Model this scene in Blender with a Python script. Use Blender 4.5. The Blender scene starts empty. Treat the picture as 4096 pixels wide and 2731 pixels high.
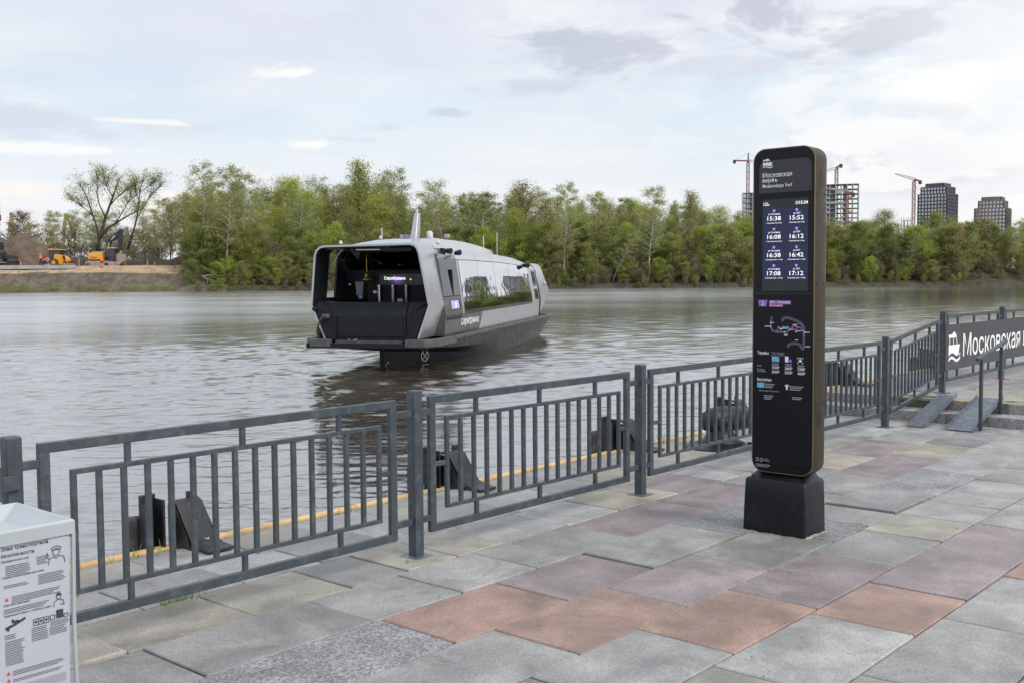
import bpy, bmesh, math, random
from mathutils import Vector, Matrix, noise
R = math.radians
scn = bpy.context.scene
COL = scn.collection
rnd = random.Random(7)

# ------------------------------------------------------------------ camera
F_PX, PITCH, ROLL, YAW, TILT = 4227.4, 0.05771, -0.00741, 0.71939, 0.0101
CAM = Vector((0, 0, 1.7))
pt = PITCH + TILT
c_f = Vector((0, math.cos(pt), -math.sin(pt)))
c_u0 = Vector((1, 0, 0)).cross(c_f)
c_r = Vector((1, 0, 0)) * math.cos(ROLL) + c_u0 * math.sin(ROLL)
c_u = -Vector((1, 0, 0)) * math.sin(ROLL) + c_u0 * math.cos(ROLL)
cd = bpy.data.cameras.new('camera')
cam = bpy.data.objects.new('camera', cd)
COL.objects.link(cam)
m = Matrix.Identity(4)
for i in range(3):
    m[i][0], m[i][1], m[i][2], m[i][3] = c_r[i], c_u[i], -c_f[i], CAM[i]
cam.matrix_world = m
cd.sensor_width = 36
cd.lens = F_PX / 4096 * 36
cd.clip_start = 0.05
cd.clip_end = 9000
scn.camera = cam

# ------------------------------------------------------------------ light, sky, exposure
SUN_EL, SUN_AZ = R(42), R(130)            # azimuth to the right of the view axis
sd = bpy.data.lights.new('sun', 'SUN')
sd.energy = 2.4
sd.angle = R(32)
sd.color = (1, .95, .87)
sun = bpy.data.objects.new('sun', sd)
COL.objects.link(sun)
sdir = Vector((math.sin(SUN_AZ) * math.cos(SUN_EL), math.cos(SUN_AZ) * math.cos(SUN_EL), math.sin(SUN_EL)))
sun.rotation_euler = sdir.to_track_quat('Z', 'Y').to_euler()
scn.view_settings.view_transform = 'Standard'
scn.view_settings.look = 'None'
scn.view_settings.gamma = 1
scn.view_settings.exposure = 0.08
scn.view_settings.use_curve_mapping = False


class NT:
    """small node tree helper"""
    def __init__(self, tree):
        self.t = tree
        self.n = tree.nodes
        self.l = tree.links

    def add(self, typ, ins=None, **kw):
        nd = self.n.new(typ)
        for k, v in kw.items():
            setattr(nd, k, v)
        for k, v in (ins or {}).items():
            self.set(nd.inputs[k], v)
        return nd

    def set(self, sock, v):
        if isinstance(v, bpy.types.NodeSocket):
            self.l.new(v, sock)
        elif isinstance(v, bpy.types.Node):
            self.l.new(v.outputs[0], sock)
        else:
            if isinstance(v, (tuple, list)) and len(v) == 3 and sock.type == 'RGBA':
                v = (*v, 1)
            sock.default_value = v

    def math(self, op, a, b=0.0, c=None, clamp=False):
        nd = self.add('ShaderNodeMath', {0: a, 1: b}, operation=op, use_clamp=clamp)
        if c is not None:
            self.set(nd.inputs[2], c)
        return nd.outputs[0]

    def vmath(self, op, a, b=(0, 0, 0)):
        nd = self.add('ShaderNodeVectorMath', {0: a, 1: b}, operation=op)
        return nd.outputs['Value' if op in ('DOT_PRODUCT', 'LENGTH') else 'Vector']

    def mix(self, f, a, b, typ='MIX'):
        nd = self.add('ShaderNodeMix', data_type='RGBA', blend_type=typ)
        self.set(nd.inputs[0], f)
        self.set(nd.inputs[6], a)
        self.set(nd.inputs[7], b)
        return nd.outputs[2]

    def noise(self, vec, scale, detail=3, rough=.5, dist=0.0):
        nd = self.add('ShaderNodeTexNoise', {'Scale': scale, 'Detail': detail, 'Roughness': rough, 'Distortion': dist})
        if vec is not None:
            self.set(nd.inputs['Vector'], vec)
        return nd.outputs[0]

    def ramp(self, f, lo, hi, a=0.0, b=1.0, smooth=True):
        nd = self.add('ShaderNodeMapRange', {0: f, 1: lo, 2: hi, 3: a, 4: b})
        nd.interpolation_type = 'SMOOTHSTEP' if smooth else 'LINEAR'
        return nd.outputs[0]


def build_world():
    w = bpy.data.worlds.new('World')
    scn.world = w
    w.use_nodes = True
    w.node_tree.nodes.clear()
    t = NT(w.node_tree)
    sky = t.add('ShaderNodeTexSky')
    sky.sky_type = 'NISHITA'
    sky.sun_disc = False
    sky.sun_elevation = SUN_EL
    sky.sun_rotation = SUN_AZ
    sky.air_density = 1.0
    sky.dust_density = 1.5
    d = t.add('ShaderNodeTexCoord').outputs['Generated']
    d = t.vmath('NORMALIZE', d)
    sep = t.add('ShaderNodeSeparateXYZ', {0: d})
    X, Y, Z = sep.outputs
    zc = t.math('MAXIMUM', Z, 0.0)
    den = t.math('ADD', zc, 0.10)
    inv = t.math('DIVIDE', 1.0, den)
    P = t.add('ShaderNodeVectorMath', {0: d, 3: inv}, operation='SCALE').outputs[0]
    # angle space, for clouds close to the horizon
    azm = t.math('ARCTAN2', X, Y)
    el = t.math('ARCSINE', Z)
    A = t.add('ShaderNodeCombineXYZ', {0: azm, 1: t.math('MULTIPLY', el, 2.6), 2: 0.0}).outputs[0]
    K = 10.0     # colours below are divided by the background strength
    def c(r, g, b):
        return (r * K, g * K, b * K)
    # clear part: real sky whitened by thin high cloud
    clear = t.mix(.86, sky.outputs[0], c(.70, .83, .935))
    hz = t.ramp(el, -.01, .17)
    clear = t.mix(hz, c(.90, .895, .90), clear)
    A4 = t.vmath('MULTIPLY', A, (1.0, 2.2, 1.0))
    nv = t.noise(A4, 2.1, 6, .6, .5)
    veil = t.ramp(nv, .38, .66)
    col = t.mix(t.math('MULTIPLY', veil, .85), clear, c(.865, .87, .905))
    side = t.ramp(azm, -.12, .40)
    # large soft lavender sheets high up
    n1 = t.noise(t.vmath('ADD', P, (3.1, 1.7, 0)), .6, 6, .58, .3)
    hi = t.ramp(el, .12, .24)
    sheet = t.math('MULTIPLY', t.ramp(n1, .36, .60), hi)
    col = t.mix(t.math('MULTIPLY', sheet, .85), col, c(.70, .735, .84))
    # broken cloud towards the bright side
    n2 = t.noise(t.vmath('ADD', A, (1.35, .4, 0)), 5.0, 9, .6, .3)
    n2b = t.noise(t.vmath('ADD', A, (1.35, .46, 0)), 5.0, 9, .6, .3)
    puff = t.ramp(n2, .46, .60)
    col = t.mix(t.math('MULTIPLY', puff, t.math('ADD', .12, t.math('MULTIPLY', side, .75))), col, c(.95, .945, .945))
    base = t.math('MULTIPLY', t.ramp(t.math('SUBTRACT', n2b, n2), -.01, .06), t.ramp(n2, .48, .62))
    col = t.mix(t.math('MULTIPLY', base, t.math('ADD', .2, t.math('MULTIPLY', side, .5))), col, c(.62, .64, .735))

    def blob(col, px, py, wx, wy, colr, strength, seedoff, edge=.55, scale=9, rag=4.2):
        """one cloud standing in a fixed direction of the sky"""
        az0 = math.atan2(px - 2048, F_PX)
        el0 = math.atan2(1078 - (px - 2048) * .0074 - py, F_PX)
        dx = t.math('DIVIDE', t.math('SUBTRACT', azm, az0), wx / F_PX)
        dy = t.math('DIVIDE', t.math('SUBTRACT', el, el0), wy / F_PX)
        r = t.math('SQRT', t.math('ADD', t.math('MULTIPLY', dx, dx), t.math('MULTIPLY', dy, dy)))
        nn = t.noise(t.vmath('ADD', A, (seedoff, seedoff * .7, 0)), scale, 9, .62, .35)
        v = t.math('ADD', t.math('SUBTRACT', .85, r), t.math('MULTIPLY', t.math('SUBTRACT', nn, .5), rag))
        f = t.math('MULTIPLY', t.ramp(v, 0, edge), strength)
        return t.mix(f, col, c(*colr))
    gre, whi = (.53, .56, .67), (.965, .95, .935)
    # upper left lavender sheet, pale blue gap under it
    col = blob(col, 700, 60, 1500, 260, (.735, .77, .87), .8, 12.1, 1.3, 3, 3)
    col = blob(col, 1500, 440, 900, 230, (.70, .83, .935), .55, 13.1, 1.2, 3, 3)
    col = blob(col, 2850, 470, 520, 160, (.72, .83, .925), .5, 14.1, 1.2, 4, 3)
    # right: bright clouds with grey bases
    col = blob(col, 2700, 130, 1000, 210, (.93, .925, .935), .7, 9.1, 1.0, 5)
    col = blob(col, 3700, 420, 800, 170, (.97, .965, .96), .75, 15.1, 1.0, 5)
    col = blob(col, 2350, 195, 560, 105, gre, .8, 1.3, .5, 6)
    col = blob(col, 3060, 110, 330, 115, gre, .9, 2.2, .5, 7)
    col = blob(col, 3560, 190, 480, 110, gre, .8, 3.4, .5, 7)
    col = blob(col, 4050, 120, 300, 140, gre, .8, 4.4, .5, 7)
    col = blob(col, 2180, 355, 360, 85, (.63, .655, .75), .8, 5.2, .5, 8)
    col = blob(col, 2900, 300, 350, 50, (.66, .68, .77), .6, 5.7, .6, 8)
    col = blob(col, 1790, 465, 170, 30, (.60, .635, .745), .75, 6.6, .7, 14)
    col = blob(col, 1560, 525, 160, 42, (.66, .685, .775), .7, 7.5, .8, 12)
    col = blob(col, 1215, 315, 150, 38, whi, .9, 8.8, .6, 12)
    col = blob(col, 1220, 592, 190, 36, whi, .95, 9.9, .5, 12)
    col = blob(col, 1390, 572, 150, 24, (.70, .715, .785), .7, 1.9, .6, 12)
    col = blob(col, 150, 540, 420, 90, (.645, .69, .80), .75, 2.8, .5, 7)
    col = blob(col, 420, 640, 520, 32, whi, .8, 3.9, .8, 9)
    col = blob(col, 760, 545, 360, 40, (.70, .73, .81), .6, 4.9, .8, 9)
    col = blob(col, 560, 528, 220, 13, whi, .7, 5.9, .7, 12)
    col = blob(col, 600, 830, 520, 75, (.95, .905, .86), .75, 6.9, .6, 8)
    col = blob(col, 80, 790, 220, 40, (.95, .91, .87), .7, 7.9, .8, 9)
    col = blob(col, 1000, 720, 200, 50, (.95, .91, .87), .7, 8.4, .8, 9)
    col = blob(col, 2150, 640, 900, 60, (.90, .88, .875), .5, 10.4, 1.0, 6)
    col = blob(col, 3560, 740, 300, 90, (.92, .875, .855), .6, 9.4, 1.0, 7)
    col = blob(col, 3720, 700, 420, 190, (.735, .755, .825), .6, .4, 1.2, 4, 2.5)
    # bright cloud low on the right
    gdir = Vector((math.sin(R(31)), math.cos(R(31)), math.tan(R(13)))).normalized()
    g = t.math('MAXIMUM', t.vmath('DOT_PRODUCT', d, tuple(gdir)), 0.0)
    gl = t.math('POWER', g, 70.0)
    gl = t.math('MULTIPLY', gl, t.ramp(t.noise(A, 4, 4, .6), .25, .6, .75, 1.0))
    col = t.mix(t.math('MULTIPLY', gl, .9), col, c(1.0, .99, .965))
    # below the horizon the ground colour goes on
    col = t.mix(t.ramp(Z, -.08, -.01), c(.30, .30, .28), col)
    bg = t.add('ShaderNodeBackground', {0: col, 1: 1.0 / K})
    out = t.add('ShaderNodeOutputWorld')
    t.l.new(bg.outputs[0], out.inputs[0])


build_world()

# ------------------------------------------------------------------ frames of reference
# the promenade (quay) lies one per cent tilted to the level river
MQ = (Matrix.Translation(CAM) @ Matrix.Rotation(-TILT, 4, 'X') @ Matrix.Translation(-CAM)
      @ Matrix.Rotation(math.pi / 2 - YAW, 4, 'Z'))
WZ = -1.15                                   # river level


def at(px, py, y):
    """world point at depth y seen at photograph pixel (px, py)"""
    d = c_f + c_r * ((px - 2048) / F_PX) - c_u * ((py - 1365.5) / F_PX)
    return CAM + d * (y / d.y)


# ------------------------------------------------------------------ mesh helpers
class MB:
    def __init__(self):
        self.v = []
        self.f = []

    def add(self, vs, fs):
        n = len(self.v)
        self.v += [tuple(p) for p in vs]
        self.f += [tuple(i + n for i in q) for q in fs]
        return self

    def box(self, a, b):
        x0, y0, z0 = a
        x1, y1, z1 = b
        return self.add([(x0, y0, z0), (x1, y0, z0), (x1, y1, z0), (x0, y1, z0),
                         (x0, y0, z1), (x1, y0, z1), (x1, y1, z1), (x0, y1, z1)],
                        [(0, 3, 2, 1), (4, 5, 6, 7), (0, 1, 5, 4), (1, 2, 6, 5), (2, 3, 7, 6), (3, 0, 4, 7)])

    def cbox(self, c, s, rz=0.0, mat=None):
        hx, hy, hz = s[0] / 2, s[1] / 2, s[2] / 2
        M = mat or Matrix.Rotation(rz, 3, 'Z')
        n = MB().box((-hx, -hy, -hz), (hx, hy, hz))
        return self.add([M @ Vector(p) + Vector(c) for p in n.v], n.f)

    def bar(self, p, q, w, h, up=(0, 0, 1)):
        """rectangular bar from p to q"""
        p, q = Vector(p), Vector(q)
        d = (q - p).normalized()
        s = d.cross(Vector(up))
        if s.length < 1e-4:
            s = d.cross(Vector((1, 0, 0)))
        s.normalize()
        u = s.cross(d)
        vs = []
        for c in (p, q):
            for a, b in ((-1, -1), (1, -1), (1, 1), (-1, 1)):
                vs.append(c + s * a * w / 2 + u * b * h / 2)
        return self.add(vs, [(0, 1, 2, 3), (7, 6, 5, 4), (0, 4, 5, 1), (1, 5, 6, 2), (2, 6, 7, 3), (3, 7, 4, 0)])

    def tube(self, pts, r, n=8, caps=True):
        pts = [Vector(p) for p in pts]
        rs = r if isinstance(r, (list, tuple)) else [r] * len(pts)
        base = len(self.v)
        ref = None
        for i, p in enumerate(pts):
            d = (pts[min(i + 1, len(pts) - 1)] - pts[max(i - 1, 0)])
            if d.length < 1e-9:
                d = Vector((0, 0, 1))
            d.normalize()
            if ref is None:
                ref = d.orthogonal().normalized()
            s = (ref - d * ref.dot(d))
            s = s.normalized() if s.length > 1e-6 else d.orthogonal().normalized()
            ref = s
            u = d.cross(s)
            for k in range(n):
                a = 2 * math.pi * k / n
                self.v.append(tuple(p + (s * math.cos(a) + u * math.sin(a)) * rs[i]))
        for i in range(len(pts) - 1):
            for k in range(n):
                a, b = base + i * n + k, base + i * n + (k + 1) % n
                self.f.append((a, b, b + n, a + n))
        if caps:
            self.f.append(tuple(base + k for k in reversed(range(n))))
            self.f.append(tuple(base + (len(pts) - 1) * n + k for k in range(n)))
        return self

    def loft(self, rings, closed=True, caps=True):
        base = len(self.v)
        n = len(rings[0])
        for r in rings:
            self.v += [tuple(p) for p in r]
        for i in range(len(rings) - 1):
            for k in range(n if closed else n - 1):
                a, b = base + i * n + k, base + i * n + (k + 1) % n
                self.f.append((a, b, b + n, a + n))
        if caps:
            self.f.append(tuple(base + k for k in reversed(range(n))))
            self.f.append(tuple(base + (len(rings) - 1) * n + k for k in range(n)))
        return self

    def lathe(self, prof, n=16, c=(0, 0, 0)):
        rings = [[(c[0] + r * math.cos(2 * math.pi * k / n), c[1] + r * math.sin(2 * math.pi * k / n), c[2] + z)
                  for k in range(n)] for r, z in prof]
        return self.loft(rings)

    def prism(self, poly, a, b, axis='y'):
        """polygon (2D) extruded along an axis from a to b"""
        def P(p, t):
            return {'x': (t, p[0], p[1]), 'y': (p[0], t, p[1]), 'z': (p[0], p[1], t)}[axis]
        return self.loft([[P(p, a) for p in poly], [P(p, b) for p in poly]])

    def poly(self, pts):
        n = len(self.v)
        self.v += [tuple(p) for p in pts]
        self.f.append(tuple(range(n, n + len(pts))))
        return self

    def mesh(self, name, smooth=False, fix=True):
        me = bpy.data.meshes.new(name)
        me.from_pydata(self.v, [], self.f)
        if fix:
            bm = bmesh.new()
            bm.from_mesh(me)
            bmesh.ops.recalc_face_normals(bm, faces=bm.faces)
            bm.to_mesh(me)
            bm.free()
        if smooth:
            me.polygons.foreach_set('use_smooth', [True] * len(me.polygons))
        me.update()
        return me


def tag(o, label=None, cat=None, group=None, kind=None):
    if label:
        o['label'] = label
    if cat:
        o['category'] = cat
    if group:
        o['group'] = group
    if kind:
        o['kind'] = kind
    return o


def obj(name, mb, mat, parent=None, bevel=0.0, smooth=False, quay=False, kind=None, label=None, autos=False):
    me = mb if isinstance(mb, bpy.types.Mesh) else mb.mesh(name, smooth or autos)
    if mat is not None and len(me.materials) == 0:
        me.materials.append(mat)
    o = bpy.data.objects.new(name, me)
    COL.objects.link(o)
    if parent:
        o.parent = parent
    elif quay:
        o.matrix_world = MQ
    if bevel:
        b = o.modifiers.new('bevel', 'BEVEL')
        b.width = bevel
        b.segments = 2
        b.limit_method = 'ANGLE'
    if autos:
        me.set_sharp_from_angle(angle=R(38))
    tag(o, label, None, None, kind)
    return o


def thing(name, label, cat, loc=(0, 0, 0), rz=0.0, group=None, quay=False):
    o = bpy.data.objects.new(name, None)
    COL.objects.link(o)
    o.empty_display_size = .1
    M = Matrix.Translation(loc) @ Matrix.Rotation(rz, 4, 'Z')
    o.matrix_world = (MQ @ M) if quay else M
    return tag(o, label, cat, group)


def dup(root, M, label=None, group=None):
    r = root.copy()
    COL.objects.link(r)
    r.matrix_world = M
    if label:
        r['label'] = label
    if group:
        r['group'] = group
    for ch in list(root.children):
        c = ch.copy()
        COL.objects.link(c)
        c.parent = r
        for g in ch.children:
            e = g.copy()
            COL.objects.link(e)
            e.parent = c
    return r


FONT_CACHE = {}


def text_mesh(body, bold=0.0):
    key = (body, bold)
    if key in FONT_CACHE:
        return FONT_CACHE[key]
    cu = bpy.data.curves.new('lettering', 'FONT')
    cu.body = body
    cu.resolution_u = 2
    cu.offset = bold
    o = bpy.data.objects.new('lettering', cu)
    COL.objects.link(o)
    dg = bpy.context.evaluated_depsgraph_get()
    me = bpy.data.meshes.new_from_object(o.evaluated_get(dg))
    bpy.data.objects.remove(o)
    bpy.data.curves.remove(cu)
    FONT_CACHE[key] = me
    return me


def letter(body, mat, parent, p, ex, ey, w=None, h=None, bold=0.012, name='lettering', anchor='l'):
    """lettering whose bounding box starts at p; ex / ey are unit vectors right / up; w, h the size of the box"""
    src = text_mesh(body, max(bold, .006))
    xs = [v.co.x for v in src.vertices]
    ys = [v.co.y for v in src.vertices]
    x0, x1, y0, y1 = min(xs), max(xs), min(ys), max(ys)
    sy = h / (y1 - y0) if h else w / (x1 - x0)
    sx = w / (x1 - x0) if w else sy
    if anchor == 'c':
        p = Vector(p) - Vector(ex) * (x1 - x0) * sx / 2
    ex, ey, p = Vector(ex), Vector(ey), Vector(p)
    me = bpy.data.meshes.new(name)
    me.from_pydata([p + ex * (v.co.x - x0) * sx + ey * (v.co.y - y0) * sy for v in src.vertices], [],
                   [tuple(q.vertices) for q in src.polygons])
    return obj(name, me, mat, parent)


# ------------------------------------------------------------------ materials
def mat_new(name):
    m = bpy.data.materials.new(name)
    m.use_nodes = True
    m.node_tree.nodes.clear()
    t = NT(m.node_tree)
    out = t.add('ShaderNodeOutputMaterial')
    return m, t, out


def pbr(name, col, rough=.5, metal=0.0, spec=.5, var=.12, vscale=6.0, bump=0.0, bscale=60.0, emit=None, estr=0.0,
        coat=0.0, dirt=None, dscale=3.0, damt=.4, rvar=.15):
    m, t, out = mat_new(name)
    tc = t.add('ShaderNodeTexCoord').outputs['Object']
    n = t.noise(tc, vscale, 5, .6)
    k = t.ramp(n, .25, .75, 1 - var, 1 + var)
    c = t.add('ShaderNodeVectorMath', {0: col, 3: k}, operation='SCALE').outputs[0]
    if dirt:
        dn = t.noise(tc, dscale, 6, .65, .4)
        c = t.mix(t.math('MULTIPLY', t.ramp(dn, .48, .68), damt), c, dirt)
    b = t.add('ShaderNodeBsdfPrincipled', {'Base Color': c, 'Metallic': metal, 'Specular IOR Level': spec,
                                           'Coat Weight': coat})
    rr = t.ramp(t.noise(tc, vscale * 2.3, 4, .6), .3, .7, max(0.0, rough - rvar * rough), min(1, rough + rvar * rough))
    t.set(b.inputs['Roughness'], rr)
    if bump:
        bn = t.noise(tc, bscale, 4, .6)
        bu = t.add('ShaderNodeBump', {'Strength': 1.0, 'Distance': bump, 'Height': bn})
        t.set(b.inputs['Normal'], bu)
    if emit:
        t.set(b.inputs['Emission Color'], emit)
        b.inputs['Emission Strength'].default_value = estr
    t.l.new(b.outputs[0], out.inputs[0])
    return m


def granite(name, base, speck=.25, sscale=170.0, coarse=0.0, stain=(.27, .22, .15), stamt=.36, tone=.30):
    m, t, out = mat_new(name)
    oi = t.add('ShaderNodeObjectInfo')
    tc = t.add('ShaderNodeTexCoord').outputs['Object']
    off = t.add('ShaderNodeVectorMath', {0: (37.0, 19.0, 11.0), 3: oi.outputs['Random']}, operation='SCALE').outputs[0]
    v = t.vmath('ADD', tc, off)
    vor = t.add('ShaderNodeTexVoronoi', {'Scale': sscale, 'Vector': v})
    sp = t.ramp(vor.outputs['Color'], .1, .9, 1 - speck, 1 + speck, False)
    fine = t.ramp(t.noise(v, sscale * 2.1, 2, .7), .3, .7, 1 - speck * .7, 1 + speck * .7)
    k = t.math('MULTIPLY', sp, fine)
    if coarse:
        cn = t.noise(v, 55, 3, .7)
        k = t.math('MULTIPLY', k, t.ramp(cn, .38, .62, 1 - coarse, 1 + coarse))
    cloud = t.ramp(t.noise(v, 2.3, 5, .62, .5), .28, .72, 1 - tone, 1 + tone)
    k = t.math('MULTIPLY', k, cloud)
    k = t.math('MULTIPLY', k, t.ramp(oi.outputs['Random'], 0, 1, .90, 1.10, False))
    c = t.add('ShaderNodeVectorMath', {0: tuple(x * .87 for x in base), 3: k}, operation='SCALE').outputs[0]
    st = t.ramp(t.noise(t.vmath('ADD', v, (5, 3, 1)), 4.2, 6, .7, .8), .56, .74)
    c = t.mix(t.math('MULTIPLY', st, stamt), c, stain)
    # dark drips and footprints of dirt
    sm = t.ramp(t.noise(t.vmath('ADD', v, (9, 2, 4)), 9.0, 4, .7, 1.2), .66, .76)
    c = t.mix(t.math('MULTIPLY', sm, .5), c, (.12, .12, .115))
    gv = t.add('ShaderNodeTexVoronoi', {'Scale': 5.5, 'Vector': t.vmath('ADD', v, (t.noise(v, 30, 2), 0, 0)) if False else v})
    gum = t.ramp(gv.outputs['Distance'], .085, .06)
    gum = t.math('MULTIPLY', gum, t.ramp(t.noise(v, 2.0, 2), .55, .6))
    c = t.mix(t.math('MULTIPLY', gum, .45), c, (.10, .10, .10))
    pale = t.ramp(t.noise(t.vmath('ADD', v, (2, 8, 4)), 1.6, 5, .6, 1.0), .58, .78)
    c = t.mix(t.math('MULTIPLY', pale, .40), c, (.43, .43, .42))
    b = t.add('ShaderNodeBsdfPrincipled', {'Base Color': c, 'Specular IOR Level': .45})
    t.set(b.inputs['Roughness'], t.ramp(cloud, .85, 1.15, .50, .72))
    bu = t.add('ShaderNodeBump', {'Strength': .7, 'Distance': .0025, 'Height': t.noise(v, sscale * .9, 3, .7)})
    t.set(b.inputs['Normal'], bu)
    t.l.new(b.outputs[0], out.inputs[0])
    return m


G = {
    'grey': granite('granite_grey', (.312, .310, .310)),
    'light': granite('granite_light', (.362, .360, .358)),
    'green': granite('granite_greenish', (.30, .299, .291)),
    'dark': granite('granite_speckled', (.27, .272, .285), .28, 110, .30),
    'salmon': granite('granite_salmon', (.365, .252, .21), .22),
    'mauve': granite('granite_mauve', (.292, .248, .26), .22),
    'beige': granite('granite_beige', (.355, .333, .292), .22),
    'yellow': granite('granite_yellow', (.375, .345, .285), .2),
    'step': granite('granite_step', (.30, .30, .30), .42, 75),
}
M = {
    'joint': pbr('joint_soil', (.075, .072, .055), .95, var=.5, vscale=9, dirt=(.10, .115, .03), dscale=5, damt=.8),
    'gravel': pbr('gravel_strip', (.30, .28, .25), .95, var=.45, vscale=60, bump=.01, bscale=80, dirt=(.12, .09, .06), dscale=8),
    'concrete': pbr('concrete_wall', (.24, .235, .225), .9, var=.3, vscale=3, bump=.006, bscale=30, dirt=(.08, .08, .06)),
    'fence': pbr('fence_paint', (.046, .061, .073), .42, spec=.55, var=.16, vscale=7, bump=.0012, bscale=170,
                 dirt=(.14, .155, .165), dscale=14, damt=.35),
    'plate': pbr('galvanised_plate', (.135, .155, .18), .45, metal=.2, var=.2, vscale=14, bump=.001, bscale=120),
    'black': pbr('black_paint', (.018, .019, .023), .42, var=.3, vscale=8, bump=.003, bscale=45, dirt=(.05, .05, .052), dscale=7),
    'blackmat': pbr('black_matt', (.006, .007, .010), .34, spec=.32, dirt=(.022, .022, .024), dscale=9, damt=.5, var=.25, vscale=5, bump=.001, bscale=160),
    'rubber': pbr('rubber', (.05, .05, .053), .75, var=.4, vscale=7, bump=.004, bscale=30, dirt=(.13, .12, .11), dscale=6),
    'mortar': pbr('mortar', (.30, .275, .24), .95, var=.4, vscale=20, bump=.004, bscale=60),
    'timber': pbr('edge_timber', (.68, .45, .21), .75, var=.25, vscale=5, bump=.004, bscale=40, dirt=(.30, .22, .12), dscale=6),
    'yellowline': pbr('yellow_line', (.60, .42, .17), .8, var=.25, vscale=12, dirt=(.33, .3, .26), dscale=18, damt=.8),
    'bronze': pbr('bronze_anodised', (.085, .070, .050), .40, metal=.85, var=.12, vscale=5, bump=.0006, bscale=220),
    'trim': pbr('bronze_trim', (.20, .16, .10), .35, metal=.7, var=.1),
    'kglass': pbr('kiosk_black_glass', (.006, .006, .009), .08, spec=.22, var=.1),
    'kpanel': pbr('kiosk_print_panel', (.010, .010, .015), .33, spec=.18, var=.1),
    'kheader': pbr('kiosk_header', (.050, .051, .062), .4, spec=.3, var=.06),
    'kscreen': pbr('kiosk_screen_off', (.010, .012, .013), .15, spec=.22, emit=(.030, .038, .040), estr=.5),
    'kcell': pbr('kiosk_screen_cell', (.008, .010, .022), .2, spec=.25, emit=(.016, .022, .060), estr=.9),
    'kwhite': pbr('kiosk_screen_white', (.8, .8, .8), .4, emit=(.9, .92, 1), estr=.75),
    'kpurple': pbr('kiosk_purple', (.28, .08, .42), .4, emit=(.22, .06, .42), estr=.5),
    'kviolet': pbr('kiosk_violet', (.13, .07, .42), .4, emit=(.12, .06, .45), estr=.6),
    'print': pbr('white_print', (.88, .89, .91), .5, var=.04),
    'printdim': pbr('grey_print', (.42, .43, .47), .5, var=.04),
    'printpurple': pbr('purple_print', (.34, .10, .42), .45, var=.04),
    'printmag': pbr('magenta_print', (.42, .09, .40), .45, var=.04),
    'printblue': pbr('blue_print', (.16, .42, .62), .45, var=.35, vscale=90),
    'printriver': pbr('river_print', (.085, .08, .115), .45, var=.05),
    'printline': pbr('route_print', (.24, .15, .45), .45, var=.05),
    'printred': pbr('red_print', (.60, .06, .05), .45, var=.05),
    'binwhite': pbr('bin_plastic', (.42, .46, .49), .35, var=.05, vscale=4, bump=.0006, bscale=90),
    'poster': pbr('poster_vinyl', (.47, .485, .565), .45, var=.04, vscale=3),
    'ink': pbr('poster_ink', (.05, .052, .06), .5, var=.05),
    'banner': pbr('banner_board', (.052, .053, .062), .38, var=.12, vscale=2),
    'grass': pbr('grass_blade', (.13, .20, .04), .7, var=.4, vscale=20),
    'ramp': pbr('ramp_steel', (.15, .175, .21), .45, metal=.1, var=.25, vscale=12, bump=.001, bscale=90, dirt=(.07, .08, .09), dscale=16, damt=.6),
    'graffiti': pbr('blue_paint', (.07, .25, .38), .7, var=.6, vscale=25, dirt=(.05, .05, .05), dscale=30, damt=.9),
}

# ================================================================== PROMENADE (quay frame: x along the fence, y to the river)
prom = obj('promenade', MB().box((-30, -40, -3.2), (12.6, 6.1035, -.035)), M['joint'], quay=True, kind='structure')
r2 = random.Random(11)


def slab(parent, x0, x1, y0, y1, z, mat, th=.05, lift=None):
    g = .0045
    dz = r2.uniform(-.0025, .003) if lift is None else lift
    t1, t2 = r2.uniform(-.0025, .0025), r2.uniform(-.0025, .0025)
    a, b, c, d = x0 + g + r2.uniform(0, .003), x1 - g - r2.uniform(0, .003), y0 + g, y1 - g
    e = .006
    mb = MB()
    top = [(a + e, c + e), (b - e, c + e), (b - e, d - e), (a + e, d - e)]
    bot = [(a, c), (b, c), (b, d), (a, d)]
    cx, cy = (a + b) / 2, (c + d) / 2
    hz = lambda x, y: z + dz + t1 * (x - cx) * 2 + t2 * (y - cy) * 2
    mb.loft([[(x, y, z - th) for x, y in bot], [(x, y, hz(x, y) - e) for x, y in bot], [(x, y, hz(x, y)) for x, y in top]])
    return obj('paving_slab', mb, mat, parent)


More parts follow.
